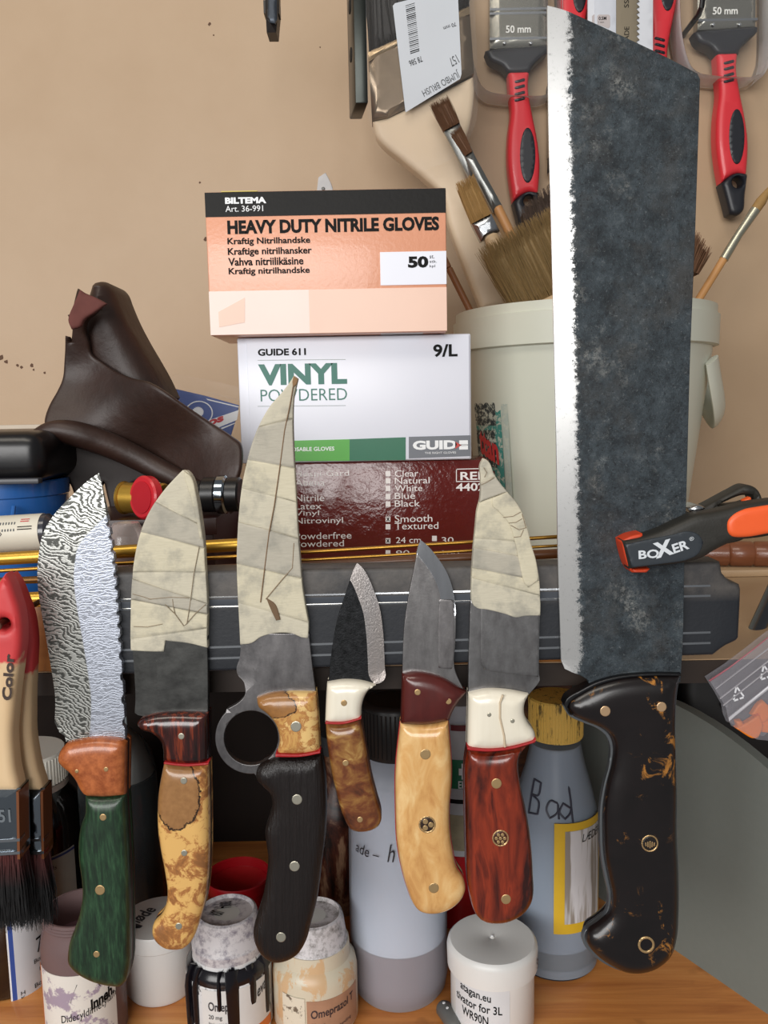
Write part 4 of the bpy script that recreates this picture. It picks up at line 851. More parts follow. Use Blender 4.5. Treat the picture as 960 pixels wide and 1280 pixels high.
def rtxt(s, x0, y0, x1, y1, hgt, mat=GRY, **kk):      # upside-down print: from right end back to left end
    a = pix(*LB([(x0, y0)])[0], yl); e = pix(*LB([(x1, y1)])[0], yl); R = Vector((e.x-a.x, 0, e.z-a.z)); U = Vector((-R.z, 0, R.x)).normalized()*hgt/8*mpp(a)
    return obj('printed_text', txtg(s, a, R, U, **kk), mat, b, smooth=0)
rtxt('JUMBO BRUSH', 728, 690, 365, 890, 85); rtxt('157', 715, 545, 640, 590, 85); rtxt('78 586', 370, 560, 245, 610, 55, INK); rtxt('70 mm', 712, 222, 590, 270, 36, INK)
g = []
for i in range(22):
    for j in range(14):
        x = 215+i*24; y = 1085-i*14-j*26-(i*2)
        if y > 760-i*16: g.append(platep(LB([(x-2.4, y-2.4), (x+2.4, y-2.4), (x+2.4, y+2.4), (x-2.4, y+2.4)]), yl+0.0004, 0.0002))
o = obj('dot_print', join(*g), plain('#9aa0ac', 0.5), b, smooth=0); o['kind'] = 'stuff'

# ---------------------------------------------------------------- packs hanging on the wall
YW = 0.950
def red_brush(name, label, fx, parent_py, up_=True, pack=True):
    """fx maps the traced brush (drawn once) to its place on the wall."""
    p0 = fx(795, 560); o0 = pix(p0[0], p0[1], YW); b = thing(name, label, 'paint brush', (o0.x, YW, o0.z), 'red handled brushes on the wall')
    X = lambda pts: [fx(*q) for q in pts]
    fa, fb = (640, 884) if up_ else (672, 852)
    R_ = plain('#d8303a', 0.4, coat=0.2, name='red_handle'); Bk = plain('#1d1f26', 0.4, name='black_rubber')
    obj('handle', pil(X([(715, 232), (805, 232), (800, 300), (815, 400), (835, 500), (848, 600), (846, 690), (840, 748), (800, 738), (775, 748), (738, 775), (725, 700), (715, 600), (717, 500), (728, 400), (722, 330)]), YW, YW-0.010, YW+0.008, r=0.006), R_, b)
    hc = fx(803, 775); hr = abs(fx(826, 775)[0]-hc[0])
    obj('rubber_tip', pil(X([(845, 740), (834, 830), (826, 895), (800, 915), (770, 910), (755, 850), (736, 780), (775, 745), (800, 735)]), YW, YW-0.0105, YW+0.0085, r=0.005, holes=[circ(hc[0], hc[1], hr, 18)]), Bk, b)
    obj('rubber_neck', pil(X([(fa-20 if up_ else fa-2, 150), (fa, 145), (fb+1, 125), (fb+1, 147), (840, 190), (812, 222), (805, 242), (715, 242), (690, 215), (fa, 190)]), YW, YW-0.0105, YW+0.008, r=0.004), Bk, b)
    obj('grip_inlay', pil(X(circ(795, 588, 32, 26, 115)), YW, YW-0.0112, YW-0.004, r=0.0008, smooth=False), Bk, b)
    for y in (275, 300, 327, 352): obj('grip_rib', pil(X([(742, y+3), (780, y-8), (785, y-2), (782, y+5), (746, y+13), (740, y+9)]), YW, YW-0.0112, YW-0.006, r=0.001), Bk, b)
    obj('ferrule', pil(X([(fa, 135), (fb, 128), (fb, -120), (fa, -120)]), YW, YW-0.008, YW+0.008, r=0.004, smooth=False), plain('#a9a79e', 0.25, 0.95, scale=40, name='plated_ferrule'), b)
    for y in (95, -10, -28): obj('ferrule_bead', pil(X([(fa-2, y), (fb+2, y-5), (fb+2, y+5), (fa-2, y+10)]), YW, YW-0.0092, YW-0.004, r=0.001, smooth=False), STEEL, b)
    q = v3(X([(fa, -118), (fb, -118), (fa, -420 if up_ else -190), (fb, -420 if up_ else -190)]), YW); obj('bristles', hairs(*q, 300, 0.0005, 0.013), BRK, b, kind='stuff')
    if up_:
        for x in (700, 810): obj('rivet', pil(X(circ(x, 118, 7, 12)), YW, YW-0.0095, YW-0.004, r=0.001, smooth=False), STEEL, b)
        a = X([(710, 62)])[0]; e = X([(815, 30)])[0]; obj('printed_text', txtp('50 mm', a[0], e[1], e[0], a[1], YW-0.0083, bold=0.02), plain('#e8e8e4', 0.4), b, smooth=0)
    if pack:
        obj('blister', pil(X([(555, -420), (925, -420), (925, 240), (890, 330), (850, 345), (640, 330), (600, 300), (560, 150)]), YW, YW-0.0150, YW-0.0145, r=0.0005), CLEAR, b)
        obj('blister_rim', pil(X([(545, -420), (555, -420), (560, 150), (600, 300), (640, 330), (850, 345), (890, 330), (925, 240), (925, -420), (935, -420), (935, 245), (898, 340), (855, 357), (636, 342), (590, 310), (550, 155)]), YW, YW-0.0145, YW+0.0195, r=0.001), CLEAR, b)
    return b
N0 = lambda x, y: (680+x/3.368, y/3.368)
red_brush('flat_paint_brush', 'red handled fifty millimetre brush hanging right of the saw blade card', N0, 0)
red_brush('flat_paint_brush', 'red handled fifty millimetre brush hanging between jumbo brush and cleaver', lambda x, y: (N0(x, y)[0]-258.5, N0(x, y)[1]+23), 0)
red_brush('flat_paint_brush', 'red brush handle hung upside down right beside the saw blade card', lambda x, y: (680+(507+(x-795))/3.368, (538-y)/3.368), 0, False, False)
red_brush('flat_paint_brush', 'red brush handle hung upside down just above the cleaver tip', lambda x, y: (680+(140+(x-795))/3.368, (545-y)/3.368), 0, False, False)
hk = pix(853, 45, WY); obj('wall_hook', tubeg([(hk.x, WY-0.0001, hk.z), (hk.x-0.001, 0.92, hk.z), (hk.x-0.001, 0.912, hk.z+0.004), (hk.x-0.001, 0.910, hk.z+0.010)], 0.0028, 10), BLACK, tag=('black wall hook beside the red handled brush', 'hook'))
yp = 0.926
pk = thing('saw_blade_pack', 'white card pack with a toothed saw blade hanging above the cleaver', 'saw blade', pix(775, 120, yp))
obj('card', pil(K2([(186, -200), (460, -200), (460, 420), (186, 420)]), yp, yp, yp+0.004, r=0.001, smooth=False), plain('#d8dbe2', 0.4, name='white_card'), pk)
obj('card_fold', pil(K2([(212, -200), (302, -200), (302, 420), (212, 420)]), yp, yp-0.002, yp, r=0.0008, smooth=False), plain('#cfd3dc', 0.4, name='white_card_fold'), pk)
teeth = []
for i in range(26): y = -190+i*23; teeth += [(388, y), (401, y+14), (388, y+21)]
obj('saw_blade', pil(K2([(303, -195)]+teeth+[(388, 410), (303, 410)]), yp, yp-0.0015, yp-0.0003, r=0.0003, smooth=False), plain('#8f8470', 0.4, 0.3, name='saw_steel'), pk)
for x, y in ((202, 62), (224, 62)): obj('printed_icon', platep(K2([(x, y+6), (x+6, y), (x+48, y), (x+54, y+6), (x+54, y+50), (x+46, y+58), (x, y+40)]), yp-(0.002 if x > 210 else 0), 0.0003), plain('#bfb6b6', 0.4), pk, smooth=0)
obj('printed_text', pieces(txtp('0.5M', *K2([(230, 70)])[0], *K2([(262, 85)])[0], yp-0.0023, bold=0.02), txtp('1 mm', *K2([(230, 90)])[0], *K2([(252, 97)])[0], yp-0.0023)), INK, pk, smooth=0)
def vert_txt(s, x, y0, y1, w_, Y):
    a = pix(*K2([(x, y0)])[0], Y); e = pix(*K2([(x, y1)])[0], Y); return txtg(s, a, (0, 0, e.z-a.z), (-w_/3.368*mpp(a), 0, 0))
obj('printed_text', pieces(vert_txt('BLADE', 357, 200, 112, 20, yp-0.0016), vert_txt('SS', 357, 32, 0, 20, yp-0.0016)), INK, pk, smooth=0)
# steel bar and tool tip
ybar = 0.70
obj_bar = thing('steel_flat_bar', 'black oiled steel flat bar with holes hanging before the wall', 'metal bar', pix(448, 150, ybar))
S5 = lambda pts: cr(300, 0, 5.333, pts)
a = pix(*S5([(770, 695)])[0], ybar); e = pix(*S5([(855, 695)])[0], ybar); c_ = pix(*S5([(850, 700)])[0], ybar); zt = pix(448, -160, ybar).z
DKST = plain('#353835', 0.3, 0.8, scale=80, var=0.4, name='oiled_steel')
V = [(a.x, ybar, a.z), (e.x, ybar, e.z), (e.x+0.010, ybar+0.085, e.z+0.002), (a.x+0.010, ybar+0.085, a.z+0.002)]
x0 = a.x; x1 = e.x; zb = pix(*S5([(800, 703)])[0], ybar).z
yk = ybar+0.037
fr2 = [pix(*q, ybar) for q in S5([(770, 690), (855, 700)])]; bk2 = [pix(*q, yk) for q in S5([(727, 690), (812, 700)])]; zb = fr2[0].z
xs = [(fr2[0].x, ybar), (fr2[1].x, ybar), (bk2[1].x, yk), (bk2[0].x, yk)]
bm = bmesh.new(); lo_ = [bm.verts.new((x, y, zb)) for x, y in xs]; hi_ = [bm.verts.new((x, y, zt)) for x, y in xs]
bm.faces.new(lo_[::-1]); bm.faces.new(hi_)
for i in range(4): bm.faces.new((lo_[i], lo_[(i+1) % 4], hi_[(i+1) % 4], hi_[i]))
bmesh.ops.bevel(bm, geom=bm.edges[:], offset=0.0012, segments=2, affect='EDGES', profile=0.5)
obj('bar', fromb(bm), DKST, obj_bar)
ln = Vector((xs[3][0]-xs[0][0], xs[3][1]-xs[0][1], 0)); nl_ = Vector((-ln.y, ln.x, 0)).normalized()
for yy in (40, 365):
    q = pix(*S5([(748, yy)])[0], ybar+0.018); c0 = Vector((xs[0][0], ybar, q.z))+ln*0.5; obj('bolt_hole', rodg(c0+nl_*0.0006, c0-nl_*0.001, 0.0055, 16), plain('#0a0a0a', 0.8), obj_bar)
tt = thing('hanging_tool', 'dark grey tool jaw tip hanging at the wall left of the steel bar', 'tool', pix(341, 46, 0.80))
obj('tip', pil(S5([(175, -300), (258, -300), (260, 100), (255, 150), (248, 240), (185, 240), (180, 150), (176, 100)]), 0.80, 0.79, 0.812, r=0.003, smooth=False), plain('#1b1512', 0.4), tt)
obj('jaw_face', pil(S5([(190, -300), (248, -300), (250, 130), (235, 160), (200, 155), (188, 120)]), 0.789, 0.787, 0.7905, r=0.001, smooth=False), plain('#3e444c', 0.35, 0.6), tt)
for x in (161, 248): obj('side_nub', pil(S5([(x, 22), (x+17, 22), (x+19, 110), (x+3, 108)]), 0.80, 0.793, 0.807, r=0.001, smooth=False), plain('#1b1512', 0.4), tt)

# ---------------------------------------------------------------- leather
t = NT('brown_leather'); t.bump(t.math('ADD', t.noise(20, 3, 0.5), t.math('MULTIPLY', t.noise(420, 4, 0.6), 0.06)), 0.006, 0.45)
LEA = t.fin(t.mix(t.ramp(t.noise(16, 6, 0.65), [(0.3, 0.0), (0.75, 1.0)]), '#22130d', '#38221a'), 0.48)
t = NT('suede_side'); SUE = t.fin(t.mix(t.noise(120, 5), '#4f2722', '#6b3a34'), 0.85)
Lc = lambda pts: cr(0, 340, 3.0, pts)
yl0 = 0.625
le = thing('leather_piece', 'folded dark brown leather hide slumped on the shelf', 'leather', (pix(180, 640, yl0).x, yl0, pix(180, 640, yl0).z))
def wrp(f, amp): return lambda x, z: amp*math.sin(x*f+z*f*0.6)+amp*0.5*math.sin(z*f*1.7-x*f*0.4)
obj('back_roll', pil(Lc([(355, 75), (362, 48), (385, 40), (412, 44), (436, 66), (455, 110), (485, 180), (525, 260), (565, 330), (605, 400), (640, 470), (600, 520), (420, 470), (330, 350), (300, 250), (310, 180), (340, 120)]), 0.665, 0.645, 0.700, r=0.018, warp=wrp(45, 0.003)), LEA, le)
main = Lc([(288, 60), (305, 72), (340, 88), (392, 112), (398, 122), (360, 150), (312, 182), (300, 215), (306, 260), (310, 300), (352, 332), (425, 375), (500, 400), (560, 412), (622, 442), (700, 498), (800, 568), (880, 618), (912, 642), (922, 715), (905, 790), (890, 862), (840, 848), (740, 802), (600, 740), (480, 690), (330, 610), (250, 588), (170, 590), (157, 560), (160, 500), (180, 440), (192, 400), (200, 330), (210, 270), (216, 232), (230, 236), (236, 255), (250, 190), (240, 165), (236, 156), (256, 148), (270, 110)])
obj('front_fold', pil(main, yl0, yl0, yl0+0.006, r=0.003, grid=0.006, warp=lambda x, z: 0.010*math.sin(x*38+z*22)+0.006*math.sin(z*70-x*30)-0.14*(x+0.17)*0.6), LEA, le)
wr = lambda x: 0.010*math.sin(x*38+0.37*22)-0.14*(x+0.17)*0.6
hem = [pix(x, y, yl0) for x, y in sm(Lc([(160, 640), (168, 608), (205, 594), (250, 596), (330, 618), (420, 655), (500, 695), (590, 742), (700, 790), (800, 835), (888, 868)]), closed=False, step=5)]
obj('rolled_hem', tubeg([p_+Vector((0, wr(p_.x)-0.006, 0)) for p_ in hem], [0.004+0.007*math.sin(min(1, i/14)*PI/2)*(1-0.65*i/len(hem)) for i in range(len(hem))], 12), LEA, le)
obj('under_fold', pil(Lc([(140, 640), (150, 615), (250, 605), (340, 625), (480, 700), (620, 770), (560, 775), (480, 800), (470, 850), (440, 890), (412, 912), (400, 860), (380, 790), (340, 870), (290, 850), (262, 800), (215, 745), (165, 700)]), yl0+0.012, yl0+0.014, yl0+0.020, r=0.003, warp=wrp(60, 0.004)), plain('#20130f', 0.6, scale=40, bump=0.2), le)
obj('suede_flap', pil(Lc([(288, 62), (306, 74), (345, 90), (394, 116), (350, 148), (312, 178), (300, 205), (270, 215), (256, 180), (268, 120)]), yl0-0.012, yl0-0.012, yl0-0.008, r=0.0025, warp=wrp(80, 0.003)), SUE, le)

# blister with blue card leaning behind the leather
Bq = lambda pts: cr(190, 460, 8.0, pts)
yb2 = 0.778
bp = thing('blister_pack', 'clear blister with a blue and white card leaning beside white glove box', 'package', (pix(250, 560, yb2).x, yb2, pix(250, 600, yb2).z))
obj('card', pil(Bq([(180, 200), (240, 210), (520, 275), (868, 372), (850, 470), (780, 700), (600, 900), (150, 900)]), yb2, yb2, yb2+0.002, r=0.0006, smooth=False), plain('#42599a', 0.45, name='blue_card'), bp)
obj('white_flash', platep(Bq([(575, 520), (868, 420), (850, 520), (690, 585), (610, 620)]), yb2, 0.0004), WHITE, bp, smooth=0)
obj('white_flash', platep(Bq([(540, 305), (868, 385), (868, 395), (560, 322)]), yb2, 0.0004), WHITE, bp, smooth=0)
obj('white_flash', platep(Bq([(690, 600), (835, 545), (832, 555), (700, 612)]), yb2, 0.0004), WHITE, bp, smooth=0)
obj('seal_ring', pil(Bq(circ(470, 450, 140, 28, 122)), yb2, yb2-0.0005, yb2, r=0.0002, smooth=False, holes=[Bq(circ(470, 450, 128, 28, 111))]), WHITE, bp)
star = []
for i in range(36): a = i*PI/18; rr = 62 if i % 2 else 50; star.append((460+rr*math.cos(a), 440+rr*0.9*math.sin(a)))
obj('seal_star', platep(Bq(star), yb2, 0.0005), WHITE, bp, smooth=0)
a = pix(*Bq([(560, 585)])[0], yb2-0.0005); e = pix(*Bq([(718, 530)])[0], yb2-0.0005); obj('printed_text', txtg('os', a, (e.x-a.x, 0, e.z-a.z), (0, 0, 0.0052), bold=0.05), RED, bp, smooth=0)
obj('clear_shell', pil(Bq([(110, 120), (240, 60), (520, 110), (868, 190), (875, 330), (870, 480), (800, 720), (600, 900), (120, 900)]), yb2-0.012, yb2-0.010, yb2-0.0095, r=0.0005, smooth=False), CLEAR, bp)
obj('clear_edge', pil(Bq([(210, 205), (540, 235), (868, 318), (868, 326), (540, 244), (210, 212)]), yb2-0.006, yb2-0.009, yb2, r=0.0004, smooth=False), CLEAR, bp)

# ---------------------------------------------------------------- clutter on the left of the shelf
def lpx(cx, Yc, prof): 
    out = []
    for py, hw in prof: p_ = pix(cx, py, Yc); out.append((hw*mpp(p_), p_.z))
    return out
tx = pix(15, 640, 0.625)
tin = thing('enamel_tin', 'glossy blue enamel tin with rolled rim and wire loop', 'tin', (tx.x, 0.625, SH))
rT = 70*mpp(tx); zt_ = pix(15, 604, 0.625-rT).z-SH
BLU = plain('#2a64ad', 0.22, coat=0.5, name='blue_enamel')
obj('body', lathe([(0, 0), (rT*0.96, 0), (rT*0.97, 0.003), (rT*0.97, zt_-0.012), (rT, zt_-0.011), (rT, zt_-0.001), (rT*0.98, zt_), (0, zt_)], tx.x, 0.625, 56, SH), BLU, tin)
lp = [pix(x, y, 0.625-rT*0.97) for x, y in ((19, 632), (19, 648), (22, 655), (34, 655), (42, 658), (47, 670))]
obj('wire_loop', tubeg([q+Vector((0, -0.002-0.004*math.sin(i/5*PI), 0)) for i, q in enumerate(lp)], 0.0016, 8), BLU, tin)
zp = SH+zt_
bp2 = thing('black_pouch', 'black glossy pouch lying on top of the blue tin', 'pouch', (tx.x, 0.64, zp+0.0002))
obj('pouch_body', boxg(tx.x-0.08, tx.x+0.045, 0.575, 0.70, zp+0.0002, zp+0.036, 0.012, 4), plain('#121113', 0.3, scale=40, bump=0.1, name='black_vinyl'), bp2)
obj('edge_strip', boxg(tx.x-0.082, tx.x+0.044, 0.570, 0.578, zp+0.0002, zp+0.004, 0.001), plain('#4a4b50', 0.4), bp2)
# wooden tray under the cartridge, torch and cap
tr = thing('wooden_tray', 'dark red brown wooden tray behind the brass rods', 'tray', (-0.157, 0.63, SH))
ZT = SH+0.080
MAH = plain('#2a120e', 0.4, scale=25, name='mahogany')
obj('tray_body', boxg(-0.212, -0.112, 0.548, 0.700, SH+0.0002, ZT, 0.002), MAH, tr); obj('tray_lip', boxg(-0.214, -0.110, 0.546, 0.549, ZT-0.010, ZT+0.001, 0.0006), MAH, tr)
def lying(name, label, cat, x0, x1, yc_, Y, parts, tilt=0.0):
    a = pix(x0, yc_, Y); e = pix(x1, yc_, Y); L = e.x-a.x
    th_ = thing(name, label, cat, ((a.x+e.x)/2, Y, a.z))
    d = Vector((1, tilt, 0)).normalized()
    for nm, f0, f1, r_, mt in parts: obj(nm, rodg(a+d*L*f0, a+d*L*f1, r_, 28, bev=min(r_*0.12, 0.0012)), mt, th_)
    return th_
zc = lambda z, Y, x: None
def z2y(x, z, Y):                                  # image row where height z shows at depth Y
    lo, hi = 300, 1300
    for _ in range(40):
        md = (lo+hi)/2
        if pix(x, md, Y).z > z: lo = md
        else: hi = md
    return md
rc = 0.0105
lying('brass_cartridge', 'short brass cylinder with raised rim on the dark tray', 'cartridge', 154, 215, z2y(175, ZT+rc+0.0018, 0.578), 0.578, [('rim', 0, 0.06, rc+0.001, BRASS), ('case', 0.05, 1, rc, BRASS)], -0.35)
rq = 0.0145
cpt = pix(186, 634, 0.556)
rcap = thing('red_disc', 'red plastic disc tilted on edge beside the brass cylinder', 'disc', (cpt.x, 0.556, ZT))
g = lathe([(0, 0), (rq*0.9, 0), (rq, 0.001), (rq, 0.006), (rq*0.92, 0.0072), (0, 0.0072)], 0, 0, 40)
cz = Vector((cpt.x, 0.562, ZT+rq*0.96)); dn = Vector((-0.62, -0.78, 0.10)).normalized(); dk = along(g, cz, cz+dn)
obj('disc_body', dk, RED, rcap); obj('disc_face', along(lathe([(0, 0), (rq*0.74, 0), (rq*0.74, 0.0006), (0, 0.0008)], 0, 0, 32), cz+dn*0.0072, cz+dn*2), plain('#b31a26', 0.4), rcap)
lying('black_torch', 'black cylinder with a chrome ring lying on the dark tray', 'torch', 232, 300, z2y(265, ZT+0.0135, 0.575), 0.575, [('tail', 0, 0.35, 0.0095, BLACK), ('barrel', 0.33, 0.62, 0.0120, BLACK), ('chrome_ring', 0.60, 0.80, 0.0132, plain('#9aa4ac', 0.12, 1.0)), ('head', 0.78, 1.05, 0.0118, BLACK)], -0.1)
gd = pix(160, 700, 0.530); zg = z2y(160, SH, 0.530); ztop = pix(160, 651, 0.530).z-SH
gl = thing('clear_cup', 'small clear plastic cup with reddish contents upside down by the tray', 'cup', (gd.x, 0.530, SH))
obj('shell', lathe([(0.0140, 0), (0.0135, ztop*0.7), (0.0120, ztop*0.9), (0.0080, ztop*0.985), (0, ztop), (0, ztop-0.001), (0.0075, ztop-0.0025), (0.0110, ztop*0.88), (0.0125, ztop*0.7), (0.0130, 0)], gd.x, 0.530, 32, SH), clear('cup_plastic', '#e8dcd8', 0.18, 0.1), gl)
obj('contents', lathe([(0, 0.001), (0.0105, 0.001), (0.0100, ztop*0.74), (0, ztop*0.78)], gd.x, 0.530, 24, SH), plain('#8e2f26', 0.5), gl)
lb = thing('small_bottle', 'dark bottle with a cream label lying on its side below the blue tin', 'bottle', (pix(20, 668, 0.538).x, 0.538, pix(20, 690, 0.538).z))
a = pix(-50, 671, 0.538); e = pix(68, 664, 0.538); rl = 0.0118
obj('glass', rodg(a, e, rl, 32, bev=0.003), plain('#3a3b42', 0.2, coat=0.4), lb)
obj('label', rodg(a.lerp(e, 0.05), a.lerp(e, 0.90), rl+0.0003, 32), plain('#d8d2c2', 0.5, name='cream_label'), lb)
def lytext(s, f0, f1, ang0, hgt, mat, **kk):
    V, Fc = glyphs(s, kk.get('bold', 0)); d = e-a; out = []
    for x, y in V:
        p_ = a+d*(f0+(f1-f0)*x); an = ang0+y*hgt/rl; out.append(p_+Vector((0, -math.cos(an), math.sin(an)))*(rl+0.0006))
    return obj('printed_text', (out, Fc), mat, lb, smooth=0)
lytext('||||||', 0.50, 0.66, 0.25, 0.006, GRY, bold=0.02); lytext('=', 0.71, 0.80, 0.75, 0.0022, RED); lytext('=', 0.69, 0.84, 0.3, 0.0022, INK); lytext('< >', 0.47, 0.53, 0.0, 0.003, INK)
# turned wooden handle on the right, steel tube, zip bag
t = NT('turned_wood'); TW = t.fin(t.mix(t.noise(12, 5, vec=t.mapping((2, 20, 20))), '#6b3a24', '#8d5536'), 0.35, coat=0.3)
hd = thing('turned_handle', 'turned reddish wooden handle with two grooves lying on the shelf', 'handle', (pix(900, 700, 0.73).x, 0.73, SH+0.0063))
rh = 0.0112; a = pix(830, 690, 0.74); a.z = SH+0.0063+rh; e = pix(1010, 684, 0.72); e.z = SH+0.0063+rh
L = (e-a).length; pr = [(0, 0), (rh*0.75, 0), (rh*0.9, 0.006)]
for u in (0.055, 0.075): pr += [(rh, u-0.002), (rh*0.88, u), (rh, u+0.002)]
pr += [(rh, 0.09), (rh, L), (0, L)]; obj('stick', along(lathe(pr, 0, 0, 28), a, e), TW, hd)
stb = obj('steel_tube', rodg(pix(935, 812, 0.535), pix(985, 700, 0.60), 0.0055, 20, hollow=0.004), plain('#5b5c60', 0.2, 0.95, scale=60), tag=('dark shiny steel tube leaning behind the zip bag', 'tube'))
# ---------------------------------------------------------------- zip bag, grey panel, black things on the right
Zq = lambda pts: cr(880, 760, 6.4, pts)
zb_ = thing('zip_bag', 'clear zip bag with red top seam and orange pieces', 'bag', pix(950, 935, 0.487))
yz = 0.470
FILM = clear('bag_film', '#b4b1b8', 0.14, 0.18, 0.25, ior=1.3)
film = Zq([(42, 578), (200, 475), (380, 340), (512, 235), (760, 60), (900, 500), (700, 900), (520, 1060), (420, 1050), (260, 960), (215, 940), (190, 880), (175, 800), (120, 700)])
obj('front_film', pil(film, yz, yz-0.0004, yz, r=0.0003, smooth=False), FILM, zb_)
obj('back_film', pil(film, yz, yz+0.0068, yz+0.0072, r=0.0003, smooth=False), FILM, zb_)
obj('red_seam', pil(Zq([(38, 578), (200, 472), (380, 337), (512, 232), (760, 56), (764, 62), (512, 239), (382, 344), (202, 482), (46, 588)]), yz, yz-0.0006, yz+0.0002, r=0.0002, smooth=False), plain('#a8606a', 0.5), zb_)
for dy, w_ in ((62, 5), (140, 6), (195, 6), (296, 26)):
    obj('zip_ridge', pil(Zq([(60+dy*0.45, 580+dy), (512+dy*0.35, 240+dy), (760+dy*0.2, 60+dy), (764+dy*0.2, 60+dy+w_), (516+dy*0.35, 240+dy+w_), (64+dy*0.45, 580+dy+w_)]), yz, yz-0.0012, yz, r=0.0004, smooth=False), plain('#b9b7bc', 0.3, name='zip_plastic') if w_ > 20 else plain('#a29fa4', 0.3, name='zip_line'), zb_)
def tri(cx, cy, s):
    out = []
    P_ = [(-0.05, -1.0), (0.95, 0.35), (-0.45, 0.85)]
    for i in range(3):
        a, b = Vector(P_[i]), Vector(P_[(i+1) % 3]); n = Vector((b-a)).orthogonal().normalized()*0.11
        for f0, f1 in ((0.06, 0.42), (0.56, 0.94)):
            p0, p1 = a.lerp(b, f0), a.lerp(b, f1); out.append(platep(Zq([(cx+s*q.x, cy+s*q.y) for q in (p0-n, p1-n, p1+n, p0+n)]), yz-0.0005, 0.0003))
    return join(*out)
obj('recycling_mark', tri(262, 690, 62), plain('#dcdce0', 0.4), zb_, smooth=0); obj('recycling_mark', tri(480, 520, 62), plain('#dcdce0', 0.4), zb_, smooth=0)
OR = plain('#f2800f', 0.5, scale=30, name='orange_foam')
for i, pts in enumerate(([(250, 960), (330, 920), (440, 850), (470, 940), (430, 1040), (380, 1040)], [(380, 860), (440, 770), (480, 745), (530, 800), (520, 900), (460, 930), (440, 850)], [(460, 950), (500, 830), (620, 800), (680, 900), (560, 1010), (470, 1000)], [(255, 905), (300, 900), (320, 940), (270, 965)])):
    obj('orange_piece', pil(Zq(pts), yz+0.002, yz+0.0010+0.0008*(i % 3), yz+0.0052+0.0004*(i % 3), r=0.001), OR, zb_)
# grey panel standing on the bench
p1 = bench_pt(840, 1185); p2 = bench_pt(960, 1268); dv = (p2-p1).normalized()
s0 = -0.165; s1 = 0.19; nrm = Vector((-dv.y, dv.x, 0)); nrm = nrm if nrm.x > 0 else -nrm
prof = [(s0, 0.0), (s1, 0.0)]
top = []
for i in range(25):
    s = s1-(s1-s0)*i/24; pt = p1+dv*s
    zt1 = 0.2005 if s < -0.01 else 0.2005-2.2*(s+0.01)**2-0.05*(s+0.01)
    top.append((s, zt1))
pp_ = prof+top; n = len(pp_); th_ = 0.009
V = [p1+dv*s+Vector((0, 0, z)) for s, z in pp_]+[p1+dv*s+nrm*th_+Vector((0, 0, z)) for s, z in pp_]
g = (V, [tuple(range(n)), tuple(range(2*n-1, n-1, -1))]+[(i, i+n, (i+1) % n+n, (i+1) % n) for i in range(n)])
GP = plain('#757b76', 0.6, scale=200, var=0.1, bump=0.1, name='grey_panel_plastic')
obj('divider_board', g, GP, smooth=30, tag=('matt grey board with curved top edge standing on the bench', 'board'))
bb = pix(880, 866, 0.66)
bpo = thing('black_pouch', 'black soft pouch under the shelf behind the grey board', 'pouch', (pix(885, 866, 0.70).x, 0.70, 0.0))
bx = ORG[bpo].x; obj('pouch_body', boxg(bx-0.035, bx+0.060, 0.66, 0.74, 0.0002, 0.225, 0.010, 3), plain('#0b0b0c', 0.55, name='black_cloth'), bpo)
obj('pouch_knob', lathe([(0, -0.004), (0.003, -0.0035), (0.0045, 0), (0.003, 0.0035), (0, 0.004)], pix(908, 881, 0.655).x, 0.655, 16, pix(908, 881, 0.655).z), BLACK, bpo)
t = NT('hardwood_scrap'); HS = t.fin(t.ramp(t.noise(9, 5, 0.6, vec=t.mapping((3, 3, 12))), [(0.3, '#2a160c'), (0.55, '#5b3318'), (0.75, '#8a5a28')]), 0.4)
hx = pix(708, 865, 0.70); obj('wood_offcut', boxg(hx.x-0.050, hx.x+0.004, 0.694, 0.714, 0.0002, pix(708, 838, 0.685).z, 0.002), HS, tag=('dark brown hardwood offcut standing behind the yellow capped bottle', 'wood block'))

